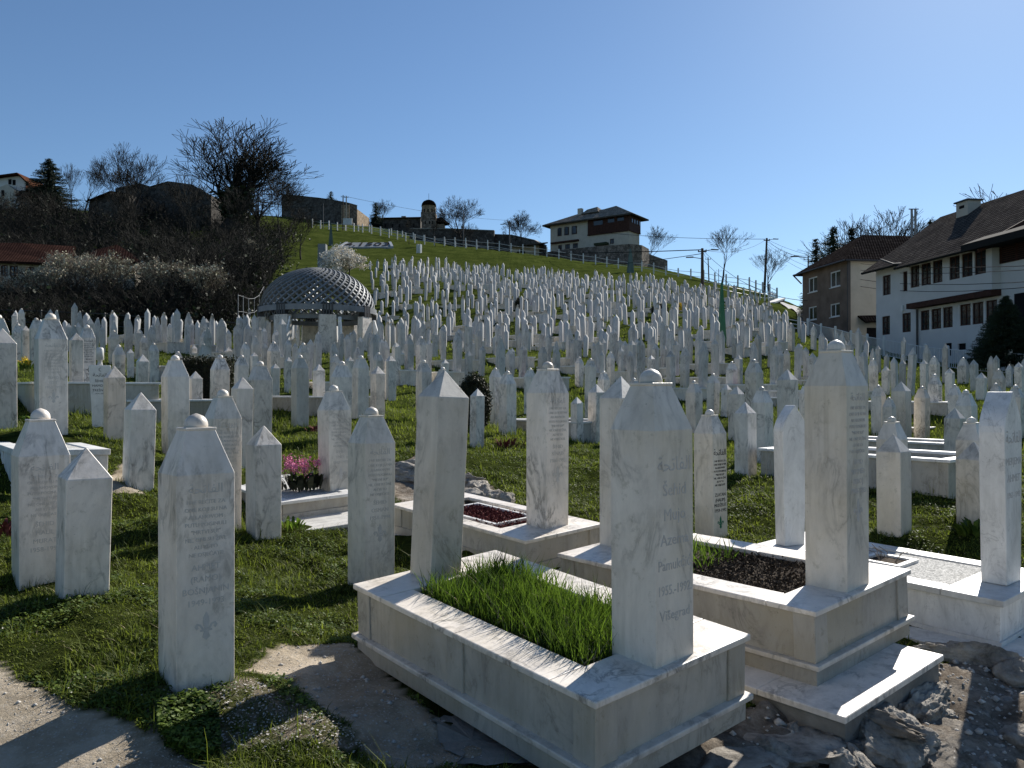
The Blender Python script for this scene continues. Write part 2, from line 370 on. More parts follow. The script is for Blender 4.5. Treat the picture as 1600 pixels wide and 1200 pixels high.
def H(x, y):
    x = np.atleast_1d(np.asarray(x, float)); y = np.atleast_1d(np.asarray(y, float))
    z = H0(x, y); dist = np.hypot(x, y)
    lump = fbm(x*1.1, y*1.1, 4)*.085*np.clip((dist-2.2)/3, .25, 1.6)+fbm(x*5.5, y*5.5, 2)*.05*np.clip((26-dist)/10, 0, 1) + fbm(x*.13, y*.13, 3)*np.clip(dist/60-.2, 0, 1)*.4
    p_in = np.where((np.abs(x) < 14) & (y < 8), pip(A_path, x, y), False)
    lump = np.where(p_in, lump*.25-.0, lump)
    rk = np.where((np.abs(x) < 9) & (y < 9), pip(A_rock, x, y), False)
    lump = np.where(rk, lump+fbm(x*2.3, y*2.3, 4)*.07+np.abs(fbm(x*6, y*9, 4))*.05, lump)
    return z+lump
def Z(x, y): return float(H(x, y)[0])
def graded(lo, hi, c0, c1, fine, g):
    a = list(np.arange(c0, c1, fine)); s = fine; v = c0; L = []
    while v > lo: s *= g; v -= s; L.append(v)
    s = fine; v = a[-1]; U = []
    while v < hi: s *= g; v += s; U.append(v)
    return np.array(L[::-1]+a+U)
gx = graded(-700, 700, -4.5, 6, .045, 1.03); gy = graded(-300, 900, 2.0, 7.5, .04, 1.021)
GX, GY = np.meshgrid(gx, gy)
GZ = H(GX.ravel(), GY.ravel()).reshape(GX.shape)
nx, ny = len(gx), len(gy)
idx = np.arange(nx*ny).reshape(ny, nx)
quads = np.stack([idx[:-1, :-1], idx[:-1, 1:], idx[1:, 1:], idx[1:, :-1]], -1).reshape(-1, 4)
me = np_mesh('ground', np.c_[GX.ravel(), GY.ravel(), GZ.ravel()], quads)
me.polygons.foreach_set('use_smooth', [True]*len(me.polygons))
dm, rm, gm_ = masks(GX.ravel(), GY.ravel())
ca = me.color_attributes.new('mask', 'FLOAT_COLOR', 'POINT')
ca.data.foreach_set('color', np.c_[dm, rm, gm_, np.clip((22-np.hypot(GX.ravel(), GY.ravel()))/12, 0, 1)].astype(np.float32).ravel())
m, nt, b = nodes('ground_grass_and_dirt', 1.0)
at = nt.nodes.new('ShaderNodeVertexColor'); at.layer_name = 'mask'
sepm = nt.nodes.new('ShaderNodeSeparateColor'); nt.links.new(at.outputs[0], sepm.inputs[0])
tc = nt.nodes.new('ShaderNodeTexCoord'); vo = tc.outputs['Object']
g1 = noise(nt, vo, .35, 10, .8); g2 = noise(nt, vo, 9, 6, .7)
gr = ramp(nt, g1, [(.25, (.026,.036,.010)), (.45, (.050,.068,.016)), (.6, (.084,.104,.026)), (.78, (.098,.092,.040))])
gr = mixc(nt, 1, gr, ramp(nt, g2, [(.3, (.45,.45,.45)), (.7, (1.1,1.1,1.1))]), 'MULTIPLY')
gr = mixc(nt, at.outputs[1], gr, ramp(nt, g2, [(.35, (.014,.018,.005)), (.7, (.060,.075,.018))]))  # near soil darker: shade in gaps between blades put into its colour
dn = noise(nt, vo, 3, 8, .7); pe = nt.nodes.new('ShaderNodeTexVoronoi'); pe.inputs['Scale'].default_value = 120; nt.links.new(vo, pe.inputs[0])
dirt = ramp(nt, dn, [(.3, (.22,.18,.13)), (.5, (.38,.32,.24)), (.7, (.56,.48,.38))])
pr = nt.nodes.new('ShaderNodeSeparateColor'); nt.links.new(pe.outputs['Color'], pr.inputs[0])
dirt = mixc(nt, ramp(nt, pr.outputs[0], [(.85, (0,0,0)), (.95, (.55,.55,.55))]), dirt, (.50,.46,.40))
rockc = ramp(nt, noise(nt, vo, 3.5, 12, .78), [(.3, (.05,.042,.033)), (.45, (.15,.125,.10)), (.55, (.26,.225,.185)), (.7, (.42,.38,.33))])
grav = mixc(nt, ramp(nt, noise(nt, vo, 5, 6, .7), [(.42, (0,0,0)), (.58, (1,1,1))]), (.075,.078,.030), (.22,.18,.14))
grav = mixc(nt, ramp(nt, pr.outputs[1], [(.86, (0,0,0)), (.95, (.8,.8,.8))]), grav, (.5,.46,.42))
c = mixc(nt, sepm.outputs[2], gr, grav); c = mixc(nt, sepm.outputs[0], c, dirt); c = mixc(nt, sepm.outputs[1], c, rockc)
nt.links.new(c, b.inputs['Base Color']); b.inputs['Specular IOR Level'].default_value = .0
hh = N(nt, 'ShaderNodeMath', operation='ADD'); nt.links.new(noise(nt, vo, 25, 8, .8), hh.inputs[0]); nt.links.new(g2, hh.inputs[1])
bump(nt, b, hh.outputs[0], .8, .03)
M['ground'] = m; me.materials.append(m)
ground = link_mesh('ground', me); props(ground, 'grassy hillside ground with worn earth path', None, None, 'structure')

# ------------------------------------------------------------------ gravestones
TH = R(40); EU = np.array([-math.sin(TH), math.cos(TH), 0]); EV = np.array([math.cos(TH), math.sin(TH), 0])
def frame(c, z, rot=0):
    a = TH+rot; return Matrix(((math.cos(a), -math.sin(a), 0, c[0]), (math.sin(a), math.cos(a), 0, c[1]), (0, 0, 1, z), (0, 0, 0, 1)))
# local axes: +x = EV, +y = EU (away), inscription face looks to -y
def sq(a, z, b_=None, dy=0): 
    b_ = b_ or a; return [(-a/2, -b_/2, z), (a/2, -b_/2, z), (a/2, b_/2, z), (-a/2, b_/2, z)]
def shaft_domed(a, h, sh=.8, top=.5, taper=.95):
    """square shaft with sloping shoulders; h is full height incl. dome"""
    dome = .2*a; hs = h-dome; zb = hs-sh*a; mb = MB()
    mb.loft([sq(a*taper, -.12), sq(a*taper, 0), sq(a, zb), sq(a*top, hs-.012), sq(a*(top+.03), hs-.012), sq(a*(top+.03), hs)])
    return mb, hs
def dome_mb(a, hs, n=16):
    mb = MB(); r = .2*a; k = 5
    prof = [(r*1.0, hs-.002), (r*1.0, hs+.012*a/.26)] + [(r*math.cos(t), hs+.012*a/.26+r*.95*math.sin(t)) for t in [i*math.pi/2/k for i in range(1, k)]] + [(r*.06, hs+r+.012*a/.26)]
    return mb.lathe(prof, n=n)
def pointed_mb(a, h, taper=.95, ph=.72):
    return MB().loft([sq(a*taper, -.12), sq(a*taper, 0), sq(a, h-ph*a), sq(a*.03, h)])
def ogee_mb(w, t, h, taper=.8):
    """slab with pointed ogee top, extruded along y"""
    prof = [(w/2*taper, 0), (w/2*(taper+.12), h*.45), (w/2, h-.34*w/.4*1.0)]
    for k in range(1, 7):
        s = k/6; prof.append((w/2*(1-s**1.9)+0*s, h-.34*w/.4*(1-s)**.9*1.0 if k < 6 else h))
    prof[-1] = (0.004, h)
    out = [(-x, z) for x, z in prof][::-1]
    ring = prof+out
    return MB().loft([[(x, -t/2, z) for x, z in ring][::-1], [(x, t/2, z) for x, z in ring][::-1]])
def turban_mb(w, t, h):
    mb = MB(); hb = h*.78
    prof = [(w*.33, -.1), (w*.33, 0), (w*.38, hb*.4), (w*.5, hb*.93), (w*.5, hb*.985), (w*.45, hb)]
    mb.loft([[(x, -t/2, z), (x, t/2, z), (-x, t/2, z), (-x, -t/2, z)] for x, z in prof]); return mb
def turban_cap(w, h):
    hb = h*.78; r = w*.2
    return MB().lathe([(r*.7, hb), (r*.55, hb+.03), (r*.5, hb+.07), (r*.95, hb+.09), (r*.85, h-.02), (r*.6, h)], n=14)
# -- lettering: built-in font turned into mesh, laid on a face
_fontcache = {}
def text_mesh(s, size, depth=.0015):
    key = (s, round(size, 4))
    if key in _fontcache: return _fontcache[key]
    cu = bpy.data.curves.new('t', 'FONT'); cu.body = s; cu.size = size; cu.align_x = 'CENTER'; cu.align_y = 'CENTER'; cu.extrude = depth; cu.resolution_u = 2
    o = bpy.data.objects.new('t', cu); COL.objects.link(o); dg = bpy.context.evaluated_depsgraph_get(); dg.update()
    me = bpy.data.meshes.new_from_object(o.evaluated_get(dg)); bpy.data.objects.remove(o)
    v = np.array([q.co[:] for q in me.vertices]) if len(me.vertices) else np.zeros((0, 3)); f = [tuple(p.vertices) for p in me.polygons]
    bpy.data.meshes.remove(me); _fontcache[key] = (v, f); return v, f
def fleur(size):
    """fleur-de-lis outline as three petals, a bar and a foot"""
    mb = MB(); s = size; d = .0015
    def poly(p): 
        n = len(p); vs = [(x*s, y*s, -d) for x, y in p]+[(x*s, y*s, d) for x, y in p]
        mb.add(vs, [tuple(range(n))[::-1], tuple(range(n, 2*n))]+[(i, (i+1) % n, n+(i+1) % n, n+i) for i in range(n)])
    poly([(0, .55), (.10, .35), (.12, .15), (.06, -.08), (-.06, -.08), (-.12, .15), (-.10, .35)])
    for q in (1, -1):
        poly([(q*.08, -.08), (q*.2, .1), (q*.34, .14), (q*.42, .02), (q*.34, -.1), (q*.27, -.02), (q*.32, .04), (q*.25, .06), (q*.15, -.1)])
    poly([(-.22, -.1), (.22, -.1), (.22, -.17), (-.22, -.17)]); poly([(-.08, -.17), (.08, -.17), (.14, -.38), (0, -.5), (-.14, -.38)])
    return mb
ARABIC = '\ufe94\ufea4\ufe97\ufe8e\ufed4\ufedf\ufe8d'
VERSE = ['I NE RECITE ZA', 'ONE KOJI SU NA', 'ALLAHOVOM', 'PUTU POGINULI', '"MRTVI SU!"', 'NE, ONI SU ŽIVI,', 'ALI VI TO', 'NE OSJEĆATE']
def inscription(parent, a, lines, yface, m, name='inscription'):
    """lines: (text, size, z)"""
    mb = MB()
    for t, size, z in lines:
        v, f = text_mesh(t, size)
        if not len(v): continue
        w = v[:, 0].max()-v[:, 0].min(); k = min(1, a*.86/max(w, 1e-6))
        yy = yface*(.985+.015*min(1, z)); mb.add([(x*k, yy-.0005-zz, z+y) for x, y, zz in v], f)
    return mb.build(name, m, parent, fixn=False)
def emblem(parent, size, z, yface, m):
    fl = fleur(size); mb = MB(); mb.add([(x, yface*(.985+.015*min(1, z))-.0005-zz, z+y) for x, y, zz in fl.v], fl.f); return mb.build('lily_emblem', m, parent)
def lines_for(h, a, name_lines, z0=None, arab=True):
    """standard arrangement from the top of the face down"""
    z = z0 or h-a*1.25; L = []
    if arab: L.append((ARABIC, .062, z)); z -= .062
    for t in VERSE: L.append((t, .027, z)); z -= .036
    z -= .025
    for t in name_lines: L.append((t, .042, z)); z -= .056
    return L, z
occupied = []      # (x, y, r) footprints kept free of grass and random graves
def make_stone(kind, x, y, z, h, a, label, group, mat=None, rot=0, near=0, tilt=(0, 0), t=None, lean=0):
    """one gravestone; near 2 = bevelled with separate cap and writing, 1 = separate cap, 0 = one mesh"""
    mat = mat or M['marble']; seg = 16 if near else 8
    mw = Matrix.Translation((x, y, z)) @ Matrix.Rotation(lean, 4, 'Y') @ frame((0, 0), 0, rot) @ Matrix.Rotation(tilt[0], 4, 'X') @ Matrix.Rotation(tilt[1], 4, 'Y')
    if kind == 'P' or (near == 0 and kind == 'D'):
        mb = pointed_mb(a, h, .985 if near else .95) if kind == 'P' else shaft_domed(a, h)[0]
        if kind == 'D':
            hs = h-.2*a; d = dome_mb(a, hs, 8); mb.add(d.v, d.f)
        o = mb.build('gravestone', mat); o.matrix_world = mw; props(o, label, 'gravestone', group)
        if near: bevel(o, .0055 if near == 2 else .009)
        return o
    o = bpy.data.objects.new('gravestone', None); COL.objects.link(o); o.empty_display_size = .1; o.matrix_world = mw; props(o, label, 'gravestone', group)
    if kind == 'D':
        mb, hs = shaft_domed(a, h, taper=.985); s = mb.build('shaft', mat, o); dome_mb(a, hs, 20 if near == 2 else 10).build('dome_cap', mat, o, smooth=True)
        if near: bevel(s, .0055 if near == 2 else .009)
    elif kind == 'O':
        s = ogee_mb(a, t or .17, h).build('shaft', mat, o)
        if near == 2: bevel(s)
    elif kind == 'F':
        s = turban_mb(a, .12, h).build('shaft', mat, o); turban_cap(a, h).build('fez_cap', mat, o, smooth=True); bevel(s)
    return o
HH = H
def visw(a, cx, rot=0):
    phi = TH+rot+math.atan((cx-800)/F); return a*(abs(math.cos(phi))+abs(math.sin(phi)))
AD, AP = .26, .225
def place(kind, cx, top, base, w, label, group=None, mat=None, rot=0, near=1, a=None, zoff=0, lean=0):
    a0 = a or (AD if kind != 'P' else AP); dw = visw(a0, cx, rot)*F/w; d = dw
    if base:
        hp = hit(cx, base)
        if hp is not None:
            dg_ = hp[1]+a0*.6
            if .72 < dg_/dw < 1.4: d = dg_
            else: d = dw*(1.25 if dg_ > dw else .8)
    aa = w*d/F/visw(1, cx, rot)
    x = (cx-800)/F*d; q = P(cx, top, d); x, y, zt = q; z = Z(x, y)+zoff
    h = zt-z
    h = max(.45, min(h, 1.9))
    occupied.append((x, y, aa*.8))
    return make_stone(kind, x, y, z, h, aa, label, group, mat, rot, near, (rng.normal(0, .008), rng.normal(0, .008)), None, lean), (x, y, z, h, aa, d)
def writing(o, h, a, names, m=None, em=None, arab=True, z0=None):
    m = m or M['letter']; L, z = lines_for(h, a, names, z0, arab)
    inscription(o, a, L, -a/2, m); 
    if z-.1 > .1: emblem(o, .13, z-.06, -a/2, em or m)
# ---------------- tombs
def tomb(c1, L, W, z, tilt, hb, label, fill, cap=.03, plinth=.1, ledge=True, open_=(.27, 1.62, .21, None), slab=None, mcap=None, mbody=None, lip=.03, pil=True, cw=None, near=True, rot=0):
    """box tomb; c1 = near corner of the cap; local +x = EV (width), +y = EU (length); z = cap top"""
    mcap = mcap or M['marble']; mbody = mbody or M['marble_body']
    o = bpy.data.objects.new('box_tomb', None); COL.objects.link(o); props(o, label, 'tomb')
    mw = frame(c1, z, rot) @ Matrix.Rotation(tilt[0], 4, 'X') @ Matrix.Rotation(-tilt[1], 4, 'Y'); o.matrix_world = mw
    u0, u1, v0, v1 = open_; v1 = v1 or W-v0
    mb = MB()          # cap: four slabs round the planting bed, butted with a hairline joint
    e = .0015
    mb.box((0, 0, -cap), (W, u0-e, 0)); mb.box((0, u1+e, -cap), (W, L, 0))
    for (xa, xb) in ((0, v0), (v1, W)):
        um = (u0+u1)/2; mb.box((xa, u0+e, -cap), (xb, um-e, 0)); mb.box((xa, um+e, -cap), (xb, u1-e, 0))
    cpo = mb.build('capstone', mcap, o)
    if near: bevel(cpo, .006, 2)
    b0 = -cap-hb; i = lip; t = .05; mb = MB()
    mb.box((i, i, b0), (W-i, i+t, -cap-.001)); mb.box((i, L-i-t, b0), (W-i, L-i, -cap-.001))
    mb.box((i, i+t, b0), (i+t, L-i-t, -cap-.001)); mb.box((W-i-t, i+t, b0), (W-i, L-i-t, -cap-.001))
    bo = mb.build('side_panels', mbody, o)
    if pil:
        p = .012; w_ = .13
        for xa in (i-p, W-i+p-w_):
            ym = L/2
            for bx_ in [((xa, ya, b0), (xa+w_, ya+w_, -cap-.002)) for ya in (i-p, L-i+p-w_)]+[((xa if xa < W/2 else W-i+p-.04, ym-w_/2, b0), (xa+.04 if xa < W/2 else W-i+p, ym+w_/2, -cap-.002))]:
                po = MB().box(*bx_).build('pilaster', mbody, o)
                if near: bevel(po, .003)
    if ledge:
        mb = MB(); mb.box((-.012, -.012, b0-.028), (W+.012, L+.012, b0)); lo = mb.build('ledge', mcap, o)
        if near: bevel(lo, .006, 2)
        b0 -= .028
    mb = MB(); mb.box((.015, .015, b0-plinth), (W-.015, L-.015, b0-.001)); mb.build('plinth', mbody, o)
    b0 -= plinth
    if slab:
        x0, y0, x1, y1, th = slab; mb = MB(); n = 5
        for k in range(n):
            ya, yb = y0+(y1-y0)*k/n, y0+(y1-y0)*(k+1)/n
            mb.box((x0, ya+.001, b0-.035), (x1, yb-.001, b0))
        so_ = mb.build('paving_slabs', mcap, o)
        if near: bevel(so_, .004)
        mb = MB(); mb.box((x0+.03, y0+.02, b0-.035-th), (x1-.03, y1, b0-.036)); mb.build('concrete_base', M['concrete'], o)
    # bed
    nxx, nyy = 14, 30; zs = -.045 if fill != 'gravel' else -.012; vs = []
    for jj in range(nyy+1):
        for ii in range(nxx+1):
            x_, y_ = v0-.004+(v1-v0+.008)*ii/nxx, u0-.004+(u1-u0+.008)*jj/nyy
            vs.append((x_, y_, zs+(rng.normal(0, .008) if fill != 'gravel' else 0)))
    fs = [(jj*(nxx+1)+ii, jj*(nxx+1)+ii+1, (jj+1)*(nxx+1)+ii+1, (jj+1)*(nxx+1)+ii) for jj in range(nyy) for ii in range(nxx)]
    MB().add(vs, fs).build('bed', M['gravel'] if fill == 'gravel' else M['soil'], o, fixn=False)
    c = mw @ Vector((W/2, L/2, 0))
    tomb_fp.append((mw.copy(), W, L, slab))
    for k in range(5):
        q = mw @ Vector((W/2, L*(k+.5)/5, 0)); occupied.append((q.x, q.y, W*.62))
    return o, mw
tomb_fp = []
def on_tomb(mw, kind, u, v, h, a, label, mat=None, rot=0, near=2, t=None, z=0, lean=0):
    q = mw @ Vector((v, u, z))
    return make_stone(kind, q.x, q.y, q.z+.0, h, a, label, None, mat, rot, near, (rng.normal(0, .004), rng.normal(0, .004)), t, lean)
def z_at_top(mw, u, v, py):          # height so that the top meets the picture row
    q = mw @ Vector((v, u, 0)); x0, y0 = proj(q); d = q.y; return P(x0, py, d)[2]-q.z
sd_trim = 0
# --- tomb 1 : nearest, tall grass bed
t1, w1 = tomb((.325, 3.12), 1.93, 1.05, .385, (.055, .06), .26, 'near white marble box tomb with a bed of tall fresh grass, in the centre foreground', 'soil', open_=(.27, 1.62, .21, None), plinth=.10)
o = on_tomb(w1, 'D', .17, .54, z_at_top(w1, .17, .54, 580), .26, 'largest domed gravestone, embossed script, at the near end of the tomb with tall grass', M['marble_warm'])
h = z_at_top(w1, .15, .54, 580)
z = h-.35; Ls = [(ARABIC, .085, z-.06)]
zz = z-.17
for t, s_ in (('Šehid', .075), ('Mujo', .075), ('Azema', .07), ('Pamukčić', .065), ('1955.-1992.', .06), ('Višegrad', .06)): Ls.append((t, s_, zz)); zz -= .108
inscription(o, .26, Ls, -.13, M['letter'])
on_tomb(w1, 'P', 1.78, .47, z_at_top(w1, 1.78, .50, 578), .222, 'tall pointed plain footstone at the far end of the tomb with tall grass', M['marble_warm'], lean=.042)
# --- tomb 2
t2, w2 = tomb((1.61, 4.25), 2.0, 1.14, .425, (.0, .055), .26, 'marble box tomb with a soil bed on a paved slab, right of the grass tomb', 'soil', open_=(.3, 1.62, .2, None), plinth=.09, slab=(-.23, -.27, .92, 2.2, .12))
h = z_at_top(w2, .17, .556, 534)
o = on_tomb(w2, 'D', .175, .556, h, .262, 'tallest domed gravestone with weathered verse, on the soil bed tomb beside the paved slab', M['marble_warm'])
writing(o, h, .262, ['ŠEHID', 'MEHMED', '(IBRO)', '1960-1993'])
on_tomb(w2, 'P', 1.84, .50, z_at_top(w2, 1.84, .50, 588), .225, 'pointed footstone at the far end of the soil bed tomb, left of the biggest stone', M['marble_warm'])
# --- tomb 3
t3, w3 = tomb((3.25, 5.3), 2.05, 1.10, .205, (.02, .02), .24, 'bright white marble tomb with pale gravel and a square planting hole, on the right edge', 'gravel', cap=.045, open_=(.40, 1.62, .17, None), ledge=False, plinth=.03, slab=(-.25, -.5, 1.3, 2.3, .1), mcap=M['marble_white'], mbody=M['marble_white'], pil=False)
mb = MB()
for bx in (((.38, .85), (.72, .89)), ((.38, 1.15), (.72, 1.19)), ((.38, .89), (.42, 1.15)), ((.68, .89), (.72, 1.15))): mb.box((bx[0][0], bx[0][1], -.03), (bx[1][0], bx[1][1], .012))
mb.build('square_frame', M['marble_white'], t3)
mb = MB(); mb.box((.425, .895, -.03), (.675, 1.145, -.004)); mb.build('soil_square', M['soil'], t3)
mb = MB()
for k in range(9):
    a_ = rng.uniform(0, 6.28); r_ = rng.uniform(.02, .1); mb.tube([(.55+r_*math.cos(a_), 1.02+r_*math.sin(a_), -.01), (.55+1.6*r_*math.cos(a_), 1.02+1.6*r_*math.sin(a_), rng.uniform(.03, .09)), (.55+2.2*r_*math.cos(a_+.4), 1.02+2.2*r_*math.sin(a_+.4), rng.uniform(.06, .14))], .003, 4)
o_ = mb.build('dry_rose_stem', M['twig_pale']); o_.matrix_world = w3; props(o_, 'dry leafless stems in the square hole of the gravel tomb', 'plant')
h = z_at_top(w3, .2, .55, 612)
o = on_tomb(w3, 'O', .2, .55, h, .34, 'white ogee topped headstone with embossed arabic script at the right edge of the photo', M['marble_white'], t=.17)
inscription(o, .34, [(ARABIC, .12, h-.33), ('MERJEMA', .075, h-.50), ('AHMET', .075, h-.62), ('1961-1992', .06, h-.74)], -.0855, M['letter'])
on_tomb(w3, 'O', 1.84, .48, z_at_top(w3, 1.84, .48, 633), .27, 'smooth white ogee topped footstone at the left end of the gravel tomb', M['marble_white'], rot=-.30, t=.12)
# --- tomb 4
t4, w4 = tomb((.1025, 6.1), 1.95, .86, .455, (.035, .05), .17, 'low white marble tomb with red heather in an inner frame, left of the centre headstones', 'soil', open_=(.46, 1.7, .13, None), plinth=.08, slab=(-.3, -.15, 1.0, 2.1, .05), ledge=False)
mb = MB()
for bx in (((.2, .62), (.66, .65)), ((.2, 1.42), (.66, 1.45)), ((.2, .65), (.23, 1.42)), ((.63, .65), (.66, 1.42))): mb.box((bx[0][0], bx[0][1], -.06), (bx[1][0], bx[1][1], -.005))
mb.build('inner_kerb', M['marble_white'], t4)
h = z_at_top(w4, .29, .49, 567)
o = on_tomb(w4, 'D', .29, .49, h, .25, 'tall domed gravestone carved with verse and lily, on the low tomb with red heather', M['marble'])
writing(o, h, .25, ['ŠEHID', 'SENAD', '1966-1993'])
# --- small kerbed grave with pink flowers (left centre)
hp = hit(437, 812); hx = hit(525, 800)
t5, w5 = tomb((hp[0], hp[1]+.05), 1.7, .85, hp[2]+.16, (.03, .03), .1, 'low kerbed grave with pink flowers, dark leaves and pale gravel', 'gravel', cap=.03, open_=(.14, 1.56, .12, None), ledge=False, plinth=.05, pil=False, slab=(-.1, -.55, .95, 0.02, .04), mcap=M['marble_white'])
q5 = w5 @ Vector((.62, -.2, 0))
# --- left edge tomb
hp = hit(30, 775)
t6, w6 = tomb((-4.70, 7.6), 2.1, .82, 1.03, (.0, -.03), .30, 'big white marble tomb with rounded corners behind the stones at the left edge', 'gravel', cap=.06, open_=(.2, 1.9, .16, None), ledge=False, plinth=.12, mcap=M['marble_white'], mbody=M['marble_white'])
